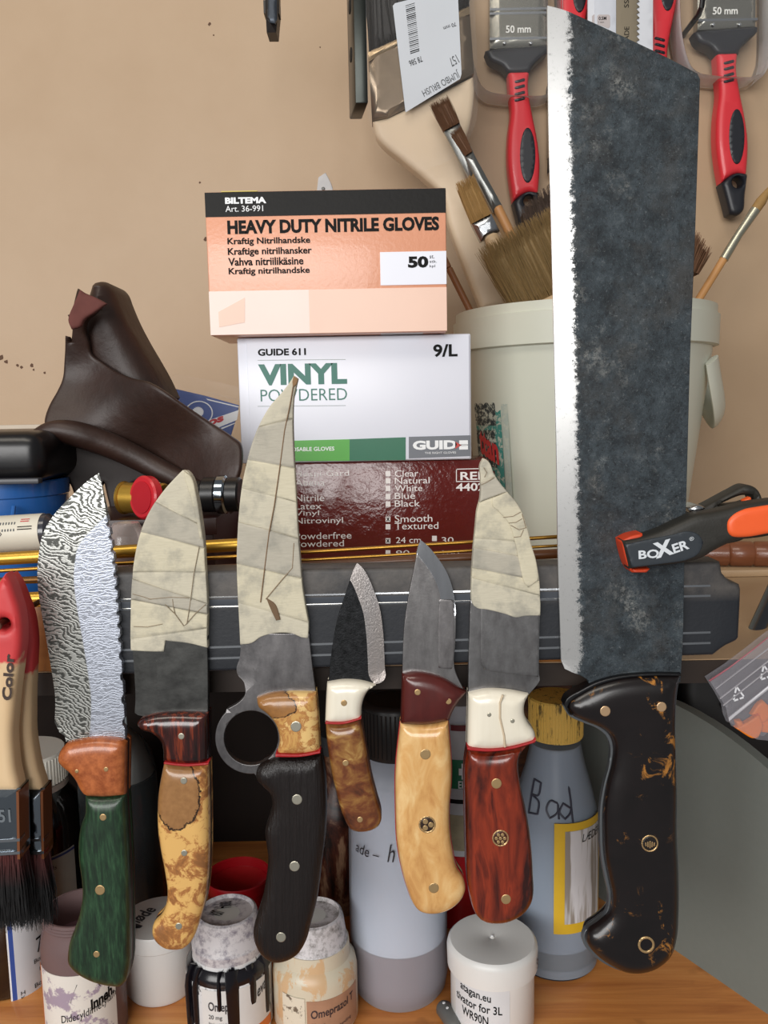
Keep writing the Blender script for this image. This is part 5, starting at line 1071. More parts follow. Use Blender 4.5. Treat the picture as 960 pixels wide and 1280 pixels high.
# ---------------------------------------------------------------- two paint brushes hanging on the left
Q5 = lambda pts: cr(0, 640, 5.333, pts)
t = NT('brush_wood'); xz = t.sep()[2]; redf = t.ramp(t.math('ADD', t.math('MULTIPLY', xz, 5.0), t.math('MULTIPLY', t.noise(120, 4), 0.10)), [(0.80, 0.0), (0.82, 1.0)])
BW = t.fin(t.mix(redf, t.mix(t.noise(14, 4, vec=t.mapping((8, 8, 1))), '#dcc19a', '#c8a67c'), '#c63a3c'), 0.45)
def hang_brush(name, label, cx, Y, dx, front):
    o0 = pix(cx, 1155, Y); b = thing(name, label, 'paint brush', (o0.x, Y, o0.z), 'worn paint brushes hanging on the left')
    half = [(716, 0.5), (726, 7), (745, 14), (760, 19), (775, 22), (800, 23.5), (830, 21), (860, 18), (890, 16), (915, 15), (940, 17), (960, 20), (975, 24), (985, 26)]
    L_ = [(cx-w_+(985-y)*dx, y) for y, w_ in half]; R_ = [(cx+w_+(985-y)*dx, y) for y, w_ in half]
    obj('handle', pil(R_+L_[::-1], Y, Y-0.0055, Y+0.0055, r=0.004, holes=[circ(cx+207*dx+1, 778, 7.5, 18)]), BW, b)
    obj('ferrule', pil([(cx-28, 983), (cx+28, 981), (cx+30, 1062), (cx-29, 1066)], Y, Y-0.0068, Y+0.0068, r=0.003, smooth=False), plain('#9aa3ab', 0.16, 1.0, scale=30, var=0.35, name='shiny_ferrule'), b)
    for yy in (1042, 1058): obj('ferrule_bead', pil([(cx-29, yy+2), (cx+30, yy-2), (cx+30, yy+1.5), (cx-29, yy+5.5)], Y, Y-0.0078, Y, r=0.0008, smooth=False), STEEL, b)
    for xx in (cx-28, cx+27): obj('ferrule_seam', pil([(xx-1.6, 983), (xx+1.6, 983), (xx+3, 1066), (xx-0.2, 1066)], Y, Y-0.0074, Y+0.006, r=0.0006, smooth=False), plain('#7d4a2a', 0.5, 0.4), b)
    BRD = NT('dark_brush_bristle'); zz_ = BRD.sep()[2]; bm_ = BRD.fin(BRD.mix(BRD.ramp(BRD.math('MULTIPLY', zz_, 10.0), [(0.25, 0.0), (0.42, 1.0)]), '#0c0a0a', '#4a1714'), 0.5)
    obj('bristle_core', pil([(cx-27, 1064), (cx+28, 1060), (cx+31, 1130), (cx-30, 1132)], Y, Y-0.0055, Y+0.0055, r=0.003, smooth=False), bm_, b)
    q = v3([(cx-27, 1064), (cx+28, 1061), (cx-33, 1156), (cx+36, 1154)], Y); obj('bristles', hairs(*q, 900, 0.00028, 0.013, jit=0.12, curl=0.02), bm_, b, kind='stuff')
    return b
b = hang_brush('paint_brush', 'worn red tipped paint brush lettered Color hanging in front', 1.5, 0.437, 0.03, True)
yl = 0.437-0.0057
a = pix(14.5, 876, yl); e = pix(18, 818, yl); R = Vector((e.x-a.x, 0, e.z-a.z)); U = Vector((-R.z, 0, R.x)).normalized()*0.0052
obj('printed_text', txtg('Color', a, R, U, bold=0.04), plain('#3a2a22', 0.5), b, smooth=0)
a = pix(-8, 1027, 0.43); obj('printed_text', txtp('51', -1, 1012, 14, 1028, 0.437-0.0069, bold=0.02), plain('#c9d2d8', 0.2, 0.9), b, smooth=0)
b = hang_brush('paint_brush', 'worn red tipped paint brush hanging behind its twin', 31, 0.4545, -0.055, False)
nl = pix(8.5, 778, 0.437); obj('hanging_nail', join(rodg((nl.x, 0.425, nl.z+0.0012), (nl.x, 0.4795, nl.z+0.0012), 0.0016, 12), rodg((nl.x, 0.4245, nl.z+0.0012), (nl.x, 0.4260, nl.z+0.0012), 0.0028, 12)), plain('#4a2c1c', 0.5, 0.6), tag=('rusty nail through the hole of the red tipped brushes', 'nail'))

# ---------------------------------------------------------------- bottles and jars on the bench
def vessel(name, label, cat, cx, Yc, group='bottles and jars on the bench'):
    p_ = pix(cx, 1100, Yc); d = Yc; x = ray(cx, 1150).x/ray(cx, 1150).y*Yc
    return thing(name, label, cat, (x, Yc, 0.0), group)
def lat(th_, name, prof, mat, n=56, z0=0.0): o = ORG[th_]; return obj(name, lathe(prof, o.x, o.y, n, z0), mat, th_)
def pr_(th_, lst):                                  # (image row, half width in pixels) -> (radius, height), on this vessel's axis
    o = ORG[th_]; out = []
    for py, hw in lst:
        d = ray(480+0, py); d = None
        lo = None
        P_ = pix(480+(o.x/o.y)*F, py, o.y); out.append((hw*mpp((o.x, o.y, P_.z)), P_.z))
    return out
def rz(th_, py): return pr_(th_, [(py, 1)])[0][1]
def rzf(th_, py, r_): o = ORG[th_]; return pix(480+o.x/o.y*F, py, o.y-r_).z
def milky(name, col, mixf, tcol=None):
    t = NT(name); t.fin(t.mix(t.noise(30), col, tuple(v*0.93 for v in h(col)[:3])+(1,)), 0.34)
    tr_ = t.new('ShaderNodeBsdfTransparent'); tr_.inputs[0].default_value = h(tcol or col); mx = t.new('ShaderNodeMixShader'); mx.inputs[0].default_value = mixf
    t.t.links.new(tr_.outputs[0], mx.inputs[1]); t.t.links.new(t.b.outputs[0], mx.inputs[2]); t.t.links.new(mx.outputs[0], t.out.inputs[0]); return t.m
# tall translucent bottle
th = vessel('squeeze_bottle', 'tall translucent white bottle with black ribbed cap and mauve liquid', 'bottle', 498, 0.585)
P_ = pr_(th, [(1195, 61), (1100, 60.5), (1000, 60), (965, 58), (950, 53), (940, 44), (934, 36)])
rB = P_[0][0]
lat(th, 'shell', [(0, 0.0008), (rB*0.86, 0.0005), (rB*0.95, 0.005), (rB, 0.016)]+P_+[(0, P_[-1][1])], milky('milky_plastic', '#d0d6df', 0.36, '#f4f6fa'))
lat(th, 'inner_wall', [(0, rzf(th, 1201, rB)+0.0004), (rB*0.965, rzf(th, 1201, rB)+0.0004), (P_[3][0]*0.965, P_[3][1]), (P_[-1][0]*0.9, P_[-1][1]-0.002), (0, P_[-1][1]-0.002)], plain('#d6dde8', 0.5, name='milky_inside'))
zl = rzf(th, 1201, rB)
lat(th, 'liquid', [(0, 0.002), (rB*0.84, 0.002), (rB*0.93, 0.0065), (rB*0.975, 0.017), (rB*0.975, zl), (0, zl)], plain('#6b4750', 0.4, name='mauve_liquid'))
zc0 = rz(th, 936); zc1 = rz(th, 872); rc_ = 43*mpp((ORG[th].x, 0.585, zc0))
lat(th, 'cap', [(0, zc0-0.001), (rc_*0.97, zc0-0.001), (rc_, zc0+0.001), (rc_, zc1-0.004), (rc_*0.93, zc1-0.001), (rc_*0.85, zc1), (rc_*0.8, zc1-0.0015), (0, zc1-0.0015)], plain('#121214', 0.42, name='black_cap'))
cpo = [o_ for o_ in th.children if o_.name.startswith('cap')][-1]
for i in range(48): a = 2*PI*i/48; obj('cap_rib', rodg((ORG[th].x+rc_*math.sin(a), 0.585-rc_*math.cos(a), zc0+0.002), (ORG[th].x+rc_*math.sin(a), 0.585-rc_*math.cos(a), zc1-0.005), 0.0007, 6), plain('#121214', 0.42, name='black_cap'), cpo)
o = ORG[th]
zt0 = rz(th, 1046)
obj('handwriting', pieces(ctext('ade –', o.x, o.y, rB, -0.93, -0.36, zt0+0.002, zt0+0.010, -0.001, shear=0.3), ctext('h', o.x, o.y, rB, -0.20, -0.05, zt0+0.001, zt0+0.014, shear=0.3)), plain('#27272c', 0.5), th, smooth=0)
# white screw jar
th = vessel('screw_jar', 'white screw lid jar with printed paper label, in front of the blue bottle', 'jar', 615, 0.548)
o = ORG[th]; zt = rz(th, 1172); rj = 56*mpp((o.x, o.y, zt)); rbd = rj*0.93
WJ = plain('#e3e3e0', 0.36, var=0.05, name='jar_white')
lat(th, 'jar', [(0, 0.0005), (rbd*0.95, 0.0005), (rbd, 0.003), (rbd, zt-0.015), (0, zt-0.015)], WJ)
lat(th, 'lid', [(rj*0.9, zt-0.0185), (rj, zt-0.018), (rj*1.01, zt-0.005), (rj*0.985, zt-0.0018), (rj*0.93, zt), (rj*0.1, zt+0.0008), (rj*0.06, zt+0.0002), (rj*0.03, zt+0.0012), (0, zt+0.0015)], WJ)
ld = [o_ for o_ in th.children if o_.name.startswith('lid')][-1]
obj('centre_nib', lathe([(0.0009, 0), (0.0009, 0.0008), (0, 0.0012)], o.x, o.y, 12, zt+0.001), WHITE, ld)
zlab = zt-0.0192
obj('label', cpatch(o.x, o.y, rbd, -1.15, 0.28, zlab-0.031, zlab+0.0005), plain('#dcdfe2', 0.5, name='paper_label'), th)
obj('printed_text', pieces(ctext('atagan.eu', o.x, o.y, rbd, -0.95, -0.16, zlab-0.0070, zlab-0.0005, -0.0030, bold=0.015), ctext('tivator for 3L', o.x, o.y, rbd, -1.1, 0.10, zlab-0.0143, zlab-0.0083, -0.0030, bold=0.015), ctext('WR90N', o.x, o.y, rbd, -0.90, -0.22, zlab-0.0232, zlab-0.0168, -0.0020, bold=0.015)), INK, th, smooth=0)
obj('lid_mark', ctext('§', o.x, o.y, rj*1.01, 1.12, 1.28, zt-0.015, zt-0.006), plain('#55505a', 0.5), th, smooth=0)
# blue bottle with yellow cap
th = vessel('spray_bottle', 'blue grey translucent bottle with yellow ribbed cap and stained label', 'bottle', 693, 0.613)
o = ORG[th]; P_ = pr_(th, [(1190, 52), (1010, 51.5), (1003, 50), (995, 48), (978, 44), (955, 37), (935, 32.5), (926, 31)]); rB = P_[0][0]
lat(th, 'shell', [(0, 0.0005), (rB*0.9, 0.0005), (rB*0.97, 0.003), (rB*0.985, 0.006), (rB*0.97, 0.007), (rB, 0.010)]+P_+[(0, P_[-1][1])], milky('bluish_plastic', '#b4bec9', 0.40, '#dfe5ec'))
lat(th, 'inner_wall', [(0, rzf(th, 1196, rB)+0.0004), (rB*0.965, rzf(th, 1196, rB)+0.0004), (P_[1][0]*0.965, P_[1][1]), (P_[4][0]*0.95, P_[4][1]), (P_[-1][0]*0.9, P_[-1][1]-0.002), (0, P_[-1][1]-0.002)], plain('#a7b3c2', 0.5, name='bluish_inside'))
zl = rzf(th, 1196, rB); lat(th, 'liquid', [(0, 0.0015), (rB*0.95, 0.0015), (rB*0.975, 0.0085), (rB*0.975, zl), (0, zl)], plain('#1d2c38', 0.4, name='blue_liquid'))
zc0 = rzf(th, 930, 0.02); zc1 = rzf(th, 881, 0.02); rc_ = 33*mpp((o.x, o.y, zc0))
t = NT('yellow_cap'); YC = t.fin(t.mix(t.ramp(t.noise(30, 5, 0.7, vec=t.mapping((10, 10, 1.5))), [(0.57, 0.0), (0.62, 0.85)]), '#dcb75c', '#3a3020'), 0.45)
cpo = lat(th, 'cap', [(0, zc0-0.001), (rc_, zc0-0.001), (rc_, zc1-0.001), (rc_*0.96, zc1), (0, zc1)], YC)
for i in range(60): a = 2*PI*i/60; obj('cap_rib', rodg((o.x+rc_*math.sin(a), o.y-rc_*math.cos(a), zc0), (o.x+rc_*math.sin(a), o.y-rc_*math.cos(a), zc1-0.001), 0.0006, 6), YC, cpo)
zA = rzf(th, 1030, rB); zBt = rzf(th, 1168, rB)
YL = plain('#dcb42c', 0.45, name='yellow_label'); t = NT('stained_label'); SL = t.fin(t.mix(t.ramp(t.noise(16, 4, 0.6, vec=t.mapping((9, 9, 0.6))), [(0.45, 0.0), (0.55, 1.0)]), '#cdced2', '#8f887f'), 0.45)
obj('label', cpatch(o.x, o.y, rB, -0.22, 1.3, zBt, zA), YL, th); obj('label_panel', cpatch(o.x, o.y, rB+0.0003, 0.02, 1.1, zBt+0.008, zA-0.006), SL, th)
obj('printed_text', ctext('LÆDER', o.x, o.y, rB+0.0006, 0.42, 1.05, zA-0.0155, zA-0.0095, 0.001, shear=0.25), INK, th, smooth=0)
hb = []
def stroke(pts, a0, z0, sa, sz, rr):
    out = []
    for x, y in sm(pts, closed=False, ang=80, step=0.05):
        z = z0+y*sz; a = a0+x*sa; r_ = float(np.interp(z, [q[1] for q in P_[::1]][::1] if P_[0][1] < P_[-1][1] else [q[1] for q in P_][::-1], [q[0] for q in P_]))
        out.append((o.x+(r_+0.0002)*math.sin(a), o.y-(r_+0.0002)*math.cos(a), z))
    return tubeg(out, rr, 5)
zs = rz(th, 1000); za = rz(th, 962)
for pts, a0 in (([(0.1, 0), (0.1, 1), (0.5, 0.95), (0.45, 0.6), (0.1, 0.55), (0.5, 0.4), (0.5, 0.05), (0.1, 0)], -0.95), ([(0.5, 0.45), (0.2, 0.5), (0.05, 0.25), (0.2, 0), (0.5, 0.2), (0.52, 0.45), (0.55, 0.0)], -0.45), ([(0.5, 0.3), (0.2, 0.45), (0.05, 0.2), (0.25, 0.0), (0.5, 0.2), (0.52, 0.9), (0.55, -0.1)], -0.12)):
    hb.append(stroke(pts, a0, zs, 0.62, za-zs, 0.0008))
obj('handwriting', pieces(*hb), plain('#3a3c4a', 0.5), th, smooth=0)
# tablet jars
def tab_jar(label, cx, Yc, lidcx, lidy, lidhw, baselow, glass, dirt, textlines, lidtxt, stain):
    th = vessel('tablet_jar', label, 'jar', cx, Yc); o = ORG[th]
    zl = rz(th, lidy); zs_ = zl-0.030; rb_ = 52.5*mpp((o.x, o.y, 0.03)); rl_ = lidhw*mpp((o.x, o.y, zl))
    t = NT('stained_jar_plastic'); nz = t.noise(70, 6, 0.7, 0.5, vec=t.mapping((1, 1, 0.45)))
    body = t.fin(t.mix(t.ramp(nz, [(0.53, 0.0), (0.57, 1.0)]), glass, dirt), 0.35)
    lat(th, 'jar', [(0, 0.0005), (rb_*0.92, 0.0005), (rb_, 0.005), (rb_, zs_-0.010), (rb_*0.96, zs_-0.004), (rb_*0.84, zs_), (rb_*0.82, zs_+0.010), (0, zs_+0.010)], body)
    t = NT('smudged_lid'); LM = t.fin(t.mix(t.ramp(t.noise(110, 6, 0.75), [(0.46, 0.0), (0.62, 0.9)]), '#cac6c8', stain), 0.42)
    lid = lat(th, 'lid', [(rl_*1.12, zs_+0.003), (rl_*1.20, zs_+0.003), (rl_*1.21, zs_+0.009), (rl_*1.14, zs_+0.011), (rl_*1.04, zl-0.004), (rl_, zl-0.001), (rl_*0.92, zl), (rl_*0.86, zl-0.0025), (0, zl-0.003)], LM)
    obj('lid_inset', lathe([(0, 0), (rl_*0.85, 0), (0, 0.0003)], o.x, o.y, 40, zl-0.0029), plain('#cfcfca', 0.4), lid)
    for s, x0, x1, y0, y1, rot in lidtxt:
        R_ = Vector((math.cos(rot), math.sin(rot), 0)); U_ = Vector((-math.sin(rot), math.cos(rot), 0))
        g = txtg(s, Vector((o.x, o.y, zl-0.0024))+R_*x0*rl_+U_*y0*rl_, R_*(x1-x0)*rl_, U_*(y1-y0)*rl_, lift=0.0003, bold=0.01); obj('handwriting', g, INK, lid, smooth=0)
    return th, o, rb_, zs_
th, o, rb_, zs_ = tab_jar('tablet jar with white lid and thick black drips over its label', 284, 0.548, 289, 1137, 37, 0, '#d8d9da', '#17151c', None, [('von', -0.30, -0.05, 0.05, 0.55, 1.2), ('Hjola', 0.25, 0.62, -0.35, 0.45, 1.75)], '#7a7480')
zb0 = zs_-0.012
LP_ = plain('#dcdcda', 0.45, name='tablet_label')
obj('label', cpatch(o.x, o.y, rb_, -0.48, 1.3, 0.004, zb0+0.002), LP_, th)
obj('orange_stripe', cpatch(o.x, o.y, rb_+0.0003, -0.4, 1.3, zb0-0.037, zb0-0.030), plain('#d8752a', 0.45), th)
obj('printed_text', pieces(ctext('Omepr', o.x, o.y, rb_, -0.32, 0.24, zb0-0.0145, zb0-0.006, bold=0.02), ctext('eva', o.x, o.y, rb_, 0.85, 1.15, zb0-0.0105, zb0-0.0045, 0.003, bold=0.02), ctext('20 mg', o.x, o.y, rb_, -0.32, 0.0, zb0-0.0195, zb0-0.0155, bold=0.01), ctext('För korttidsbehandling', o.x, o.y, rb_, -0.32, 0.3, zb0-0.0235, zb0-0.021), ctext('av halsbränna', o.x, o.y, rb_, -0.32, 0.3, zb0-0.027, zb0-0.0245)), plain('#3c3c40', 0.5), th, smooth=0)
DRIP = plain('#141218', 0.22, name='black_drip')
for a, zlow, w_ in ((0.30, -0.036, 0.0062), (-0.02, -0.015, 0.0026), (-0.62, -0.030, 0.0035), (0.75, -0.016, 0.0026), (-0.85, -0.036, 0.0045), (1.15, -0.03, 0.003)):
    pth = []
    for q in range(9):
        z = lerp(zs_+0.001, zs_-0.009+zlow, q/8); rr = rb_*float(np.interp(zs_-z, [0, 0.004, 0.010], [0.85, 0.96, 1.0])); pth.append((o.x+rr*math.sin(a), o.y-rr*math.cos(a), z))
    obj('paint_drip', tubeg(pth, [w_*(1.2-0.25*q/8)*(0.8 if q == 8 else 1) for q in range(9)], 10, 0.25), DRIP, th)
obj('paint_ring', lathe([(rb_*0.86, 0.0005), (rb_*0.98, -0.0035), (rb_*1.004, -0.008), (rb_*0.99, -0.009)], o.x, o.y, 48, zs_), DRIP, th)
th, o, rb_, zs_ = tab_jar('tablet jar with white lid and cream and brown stained label', 392, 0.552, 396, 1140, 36, 0, '#cfc6b0', '#cfae86', None, [], '#6f6a66')
zb0 = zs_-0.012
obj('label', cpatch(o.x, o.y, rb_, -0.12, 1.3, 0.006, zb0-0.004), plain('#b98e72', 0.45, scale=120, var=0.35, name='stained_tablet_label'), th)
obj('printed_text', pieces(ctext('Omeprazol T', o.x, o.y, rb_, -0.03, 1.1, zb0-0.0185, zb0-0.0105, 0.003, bold=0.02), ctext('20 mg', o.x, o.y, rb_, -0.03, 0.29, zb0-0.0235, zb0-0.0200, bold=0.01), ctext('för korttidsbehandling', o.x, o.y, rb_, 0.03, 1.0, zb0-0.0285, zb0-0.0255, 0.002)), plain('#3c3034', 0.5), th, smooth=0)
t = NT('peeled_paper'); PPp = t.fin(t.mix(t.ramp(t.noise(120, 5, 0.7), [(0.55, 0.0), (0.6, 1.0)]), '#d8d0bd', '#6d6152'), 0.6); obj('peeled_patch', cpatch(o.x, o.y, rb_+0.0003, -0.75, -0.16, 0.004, zb0-0.002), PPp, th)
# open threaded jar with torn label
th = vessel('open_jar', 'open clear threaded jar with torn white label and mauve residue', 'jar', 101, 0.542); o = ORG[th]
P_ = pr_(th, [(1172, 49), (1160, 47), (1152, 44), (1146, 43)]); rj = P_[0][0]; zt = rz(th, 1134); rn = P_[-1][0]
pf = [(0, 0.0008), (rj*0.94, 0.0005), (rj, 0.004)]+P_
for i in range(3): z = lerp(P_[-1][1], zt, (i+0.4)/3.2); pf += [(rn, z-0.001), (rn*1.035, z), (rn, z+0.001)]
pf += [(rn, zt), (rn*0.94, zt), (rn*0.94, P_[-1][1]), (rj*0.95, P_[0][1]), (rj*0.95, 0.003), (0, 0.003)]
lat(th, 'glass', pf, milky('cloudy_jar_plastic', '#8d7676', 0.55, '#c9b8b8'))
lat(th, 'residue', [(0, 0.0032), (rj*0.94, 0.0032), (rj*0.94, P_[0][1]*0.97), (rj*0.90, P_[0][1]*0.98), (rj*0.90, 0.006), (0, 0.006)], plain('#8d6f78', 0.6, scale=50, var=0.4))
zlb = rz(th, 1172)-0.010
t = NT('torn_label'); TL = t.fin(t.mix(t.ramp(t.noise(45, 6, 0.7), [(0.54, 0.0), (0.58, 1.0)]), '#d9d6cf', '#9d8fa0'), 0.55)
obj('label', cpatch(o.x, o.y, rj, -1.0, 1.15, 0.006, zlb), TL, th)
obj('printed_text', pieces(ctext('Inneh.', o.x, o.y, rj, 0.48, 1.1, 0.034, 0.042, 0.005, bold=0.04), ctext('Didecyldimetylam', o.x, o.y, rj, -0.25, 1.15, 0.0255, 0.0325, 0.009, bold=0.0)), INK, th, smooth=0)
obj('black_corner', bend(([Vector((0.0, -0.0004, 0.042)), Vector((0.005, -0.0004, 0.055)), Vector((0.018, -0.0004, 0.053)), Vector((0.020, -0.0004, 0.049))], [(0, 3, 2, 1)]), o.x, o.y, rj), INK, th, smooth=0)
obj('orange_strip', cpatch(o.x, o.y, rj+0.0002, -1.15, -1.0, 0.004, zlb), plain('#b46a44', 0.5), th)
# white tub
th = vessel('white_tub', 'plain white tub with handwriting on its lid under the spalted handle', 'tub', 198, 0.588); o = ORG[th]
zt = rz(th, 1147); rt_ = 47*mpp((o.x, o.y, zt)); WT = plain('#d6d6d4', 0.36, var=0.05, name='tub_white')
lat(th, 'tub', [(0, 0.0005), (rt_*0.86, 0.0005), (rt_*0.93, 0.004), (rt_*0.97, zt-0.012), (0, zt-0.012)], WT)
ld = lat(th, 'lid', [(rt_*0.97, zt-0.013), (rt_, zt-0.012), (rt_*1.0, zt-0.002), (rt_*0.97, zt), (0, zt+0.0003)], WT)
for s, x0, y0, w_, h_, rot in (('Fløde', -0.62, -0.45, 0.85, 0.42, 1.1), ('M', -0.62, -0.75, 0.4, 0.35, 1.1)):
    R_ = Vector((math.cos(rot), math.sin(rot), 0))*rt_; U_ = Vector((-math.sin(rot), math.cos(rot), 0))*rt_
    obj('handwriting', txtg(s, Vector((o.x+x0*rt_+0.004, o.y+y0*rt_, zt+0.0001)), R_*w_, U_*h_, lift=0.0004, bold=0.02), plain('#3a3a40', 0.5), ld, smooth=0)
# dark bottle with blue bordered label
AMB = plain('#140b07', 0.12, coat=0.6, name='dark_amber_glass')
th = vessel('amber_bottle', 'dark brown bottle with a blue bordered white label below the brushes', 'bottle', 8, 0.600); o = ORG[th]
rB = 47*mpp((o.x, o.y, 0.04)); zs = 0.135
lat(th, 'glass', [(0, 0.0005), (rB*0.92, 0.0005), (rB, 0.004), (rB, zs-0.02), (rB*0.85, zs-0.005), (rB*0.4, zs+0.008), (rB*0.36, zs+0.022), (0, zs+0.022)], AMB)
zL0 = rz(th, 1245)+0.003; zL1 = rz(th, 1120)
obj('label_border', cpatch(o.x, o.y, rB, 0.42, 1.7, zL0, zL1), WHITE, th); obj('blue_border', cpatch(o.x, o.y, rB+0.0002, 0.46, 1.68, zL0+0.002, zL1-0.002), plain('#3452a0', 0.45), th); obj('label', cpatch(o.x, o.y, rB+0.0004, 0.57, 1.66, zL0+0.005, zL1-0.005), plain('#d3d6dc', 0.5), th)
obj('printed_text', pieces(ctext('Box', o.x, o.y, rB+0.0006, 1.05, 1.35, zL0+0.033, zL0+0.0365), ctext('Box', o.x, o.y, rB+0.0006, 1.02, 1.35, zL0+0.014, zL0+0.0175), ctext('E', o.x, o.y, rB+0.0006, 1.2, 1.32, zL0+0.025, zL0+0.028), ctext('H', o.x, o.y, rB+0.0006, 0.66, 0.76, zL0+0.014, zL0+0.017), ctext('K', o.x, o.y, rB+0.0006, 0.66, 0.76, zL0+0.010, zL0+0.013), ctext('7', o.x, o.y, rB+0.0006, 1.15, 1.35, zL0+0.040, zL0+0.052)), INK, th, smooth=0)
# dark jar with white ribbed cap
th = vessel('dark_jar', 'dark filled jar with white ribbed cap and blue lined label', 'jar', 48, 0.685); o = ORG[th]
zc1 = rz(th, 938); rc_ = 47*mpp((o.x, o.y, zc1)); zc0 = zc1-0.030; rB = 60*mpp((o.x, o.y, 0.12))
lat(th, 'glass', [(0, 0.0005), (rB*0.95, 0.0005), (rB, 0.005), (rB, zc0-0.030), (rB*0.93, zc0-0.014), (rc_*0.95, zc0-0.003), (rc_*0.9, zc0), (0, zc0)], AMB)
CW = plain('#ebe9de', 0.4, name='ribbed_cap_white'); cpo = lat(th, 'cap', [(0, zc0+0.005), (rc_, zc0+0.005), (rc_, zc1-0.002), (rc_*0.96, zc1), (0, zc1)], CW)
lat(th, 'cap_ring', [(rc_*0.9, zc0-0.001), (rc_*1.02, zc0-0.001), (rc_*1.02, zc0+0.004), (rc_*0.9, zc0+0.004)], plain('#b9aca2', 0.4))
for i in range(64): a = 2*PI*i/64; obj('cap_rib', rodg((o.x+rc_*math.sin(a), o.y-rc_*math.cos(a), zc0+0.005), (o.x+rc_*math.sin(a), o.y-rc_*math.cos(a), zc1-0.0025), 0.0008, 6), CW, cpo)
zl1 = zc0-0.050
obj('label', cpatch(o.x, o.y, rB, -0.6, 1.3, zl1-0.055, zl1), plain('#a9a69d', 0.5, scale=40, var=0.3), th); obj('blue_line', cpatch(o.x, o.y, rB+0.0003, -0.6, 1.3, zl1-0.0030, zl1-0.0012), plain('#26336b', 0.5), th)
obj('printed_text', pieces(*[ctext(s, o.x, o.y, rB, 0.10, a1, zl1-z-0.004, zl1-z, 0.002) for s, a1, z in (('et indelånds', 0.85, 0.010), ('for som for', 0.78, 0.017), ('farver', 0.55, 0.024))]), plain('#2a2a2c', 0.5), th, smooth=0)
# glass bottle with dark liquid between the first two knives
th = vessel('glass_bottle', 'round shouldered glass bottle of dark liquid between green and spalted handles', 'bottle', 158, 0.700); o = ORG[th]
P_ = pr_(th, [(985, 48), (965, 47), (945, 43), (928, 34), (917, 22), (910, 15), (880, 14), (872, 14)]); rB = P_[0][0]
lat(th, 'glass', [(0, 0.0005), (rB*0.95, 0.0005), (rB, 0.005)]+P_+[(0, P_[-1][1])], clear('bottle_glass', '#9aa3a6', 0.05, 0.05))
zl = rz(th, 968); lat(th, 'liquid', [(0, 0.002), (rB*0.95, 0.002), (rB*0.965, 0.006), (rB*0.965, zl), (0, zl)], plain('#0c0705', 0.15, coat=0.5, name='dark_liquid'))
lat(th, 'inner_haze', [(0, zl+0.0005), (rB*0.92, zl+0.0005), (P_[3][0]*0.93, P_[3][1]), (P_[5][0]*0.9, P_[5][1]), (0, P_[5][1])], plain('#a5a6a2', 0.6, name='frosted_inside'))
lat(th, 'stopper', [(0, P_[-1][1]), (P_[-1][0]*1.15, P_[-1][1]), (P_[-1][0]*1.15, P_[-1][1]+0.018), (0, P_[-1][1]+0.018)], plain('#a9b3c2', 0.4))
# red tub and red can, brown bottle
th = vessel('red_tub', 'red plastic tub standing behind the two tablet jars', 'tub', 300, 0.650); o = ORG[th]
zt = rz(th, 1092); rr = 41*mpp((o.x, o.y, zt)); RD = plain('#a8121c', 0.35, coat=0.2, name='red_tub_plastic')
lat(th, 'tub', [(0, 0.0005), (rr*0.85, 0.0005), (rr*0.94, zt-0.008), (rr*0.9, zt-0.008), (0, zt-0.03)], RD); lat(th, 'rim', [(rr*0.93, zt-0.010), (rr, zt-0.009), (rr*1.0, zt-0.001), (rr*0.97, zt), (rr*0.93, zt-0.001), (rr*0.9, zt-0.02), (0, zt-0.02)], RD)
th = vessel('paint_can', 'tall slim can with green cross label and red foot between two knives', 'can', 577, 0.672); o = ORG[th]
P_ = pr_(th, [(1052, 36), (1035, 36), (1000, 36), (905, 36), (893, 33), (872, 31)]); rr = P_[0][0]
lat(th, 'foot', [(0, 0.0005), (rr*1.02, 0.0005), (rr*1.03, 0.003), (rr*1.03, P_[0][1]), (0, P_[0][1])], RD)
lat(th, 'body', [(rr, P_[0][1]), (rr, P_[3][1]), (P_[4][0], P_[4][1]), (0, P_[4][1])], plain('#bcbcc0', 0.4, scale=60, var=0.25, name='can_paint'))
lat(th, 'cap', [(P_[4][0]*0.98, P_[4][1]), (P_[4][0]*0.98, P_[5][1]), (0, P_[5][1]+0.001)], plain('#c6cad4', 0.4))
z = lambda py: rz(th, py)
obj('green_label', cpatch(o.x, o.y, rr, -0.6, 0.28, z(970), z(935)), plain('#16704c', 0.45), th)
obj('white_cross', join(cpatch(o.x, o.y, rr+0.0004, -0.14, 0.14, z(953), z(945)), cpatch(o.x, o.y, rr+0.0004, -0.05, 0.05, z(958), z(939))), WHITE, th)
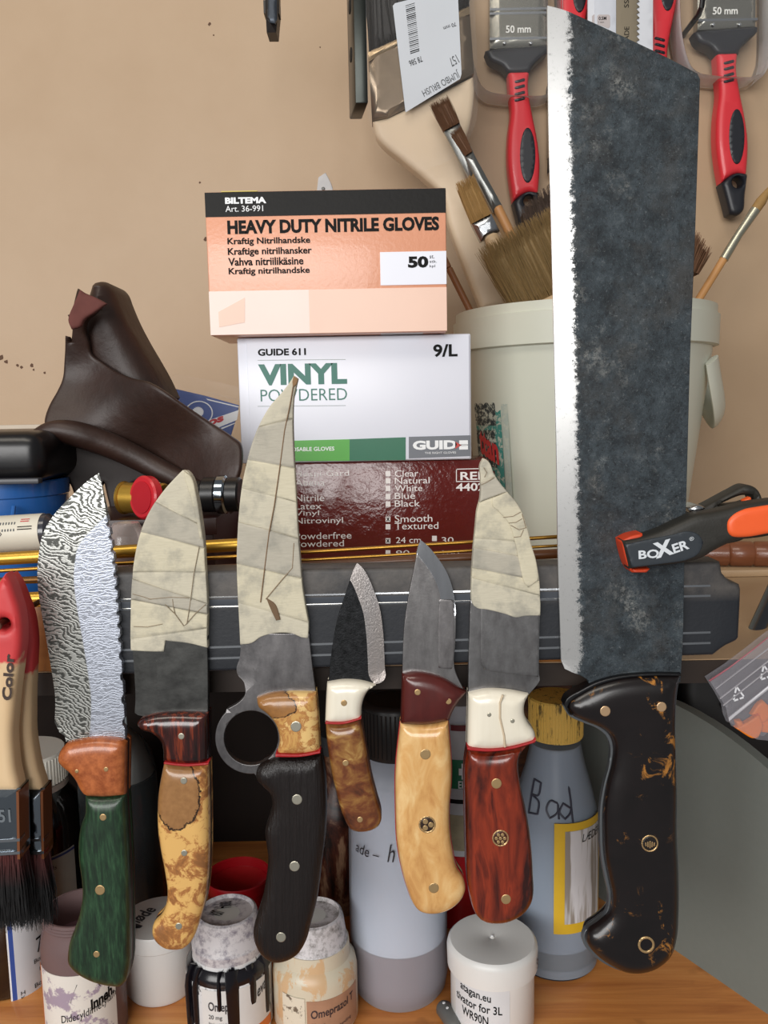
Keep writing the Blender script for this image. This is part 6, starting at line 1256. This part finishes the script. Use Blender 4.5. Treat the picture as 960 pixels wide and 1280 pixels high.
obj('printed_text', pieces(ctext('ERD', o.x, o.y, rr+0.0004, -0.16, 0.26, z(969), z(960), bold=0.02)), WHITE, th, smooth=0)
obj('dark_band', cpatch(o.x, o.y, rr, -0.6, 0.6, z(988), z(983)), INK, th); obj('cream_band', cpatch(o.x, o.y, rr, -0.8, 0.8, z(1045), z(1002)), plain('#b5a888', 0.5, scale=90, var=0.7), th)
obj('red_smear', cpatch(o.x, o.y, rr, -0.4, 0.3, z(900), z(893)), plain('#6a1f26', 0.4), th)
th = vessel('brown_bottle', 'blotchy brown bottle standing behind the tall translucent bottle', 'bottle', 424, 0.690); o = ORG[th]
P_ = pr_(th, [(1060, 32), (1020, 31), (1000, 27), (985, 16), (965, 14), (940, 14)]); rr = P_[0][0]
t = NT('blotchy_brown'); BB_ = t.fin(t.ramp(t.noise(40, 5, 0.7, 0.6, vec=t.mapping((1, 1, 0.4))), [(0.42, '#150a07'), (0.52, '#4a2216'), (0.6, '#8a6a52'), (0.66, '#3a1812')]), 0.35)
lat(th, 'glass', [(0, 0.0005), (rr*0.96, 0.0005), (rr, 0.004)]+P_+[(0, P_[-1][1])], BB_); lat(th, 'cap', [(0, P_[-1][1]), (P_[-1][0]*1.2, P_[-1][1]), (P_[-1][0]*1.2, P_[-1][1]+0.016), (0, P_[-1][1]+0.016)], plain('#3a3d40', 0.4))
# small grey piece at the front
a = bench_pt(552, 1278); a = bench_pt(553, 1268); e = bench_pt(571, 1294); a.z = e.z = 0.0062
cb = thing('grey_clip', 'small rounded grey metal piece lying before the tall bottle', 'metal piece', (a.x, a.y, 0.0))
obj('clip_body', tubeg([a+(e-a)*u for u in (-0.10, -0.02, 0.1, 0.5, 0.9, 1.1)], [0.002, 0.0045, 0.006, 0.006, 0.006, 0.003], 14), plain('#6f706e', 0.4, 0.3), cb)
for u in (0.1, 0.35): q = a+(e-a)*u; obj('clip_dimple', lathe([(0.0010, -0.0006), (0.0010, 0.0003), (0, 0.0005)], q.x, q.y-0.002, 10, q.z+0.0058), WHITE, cb)
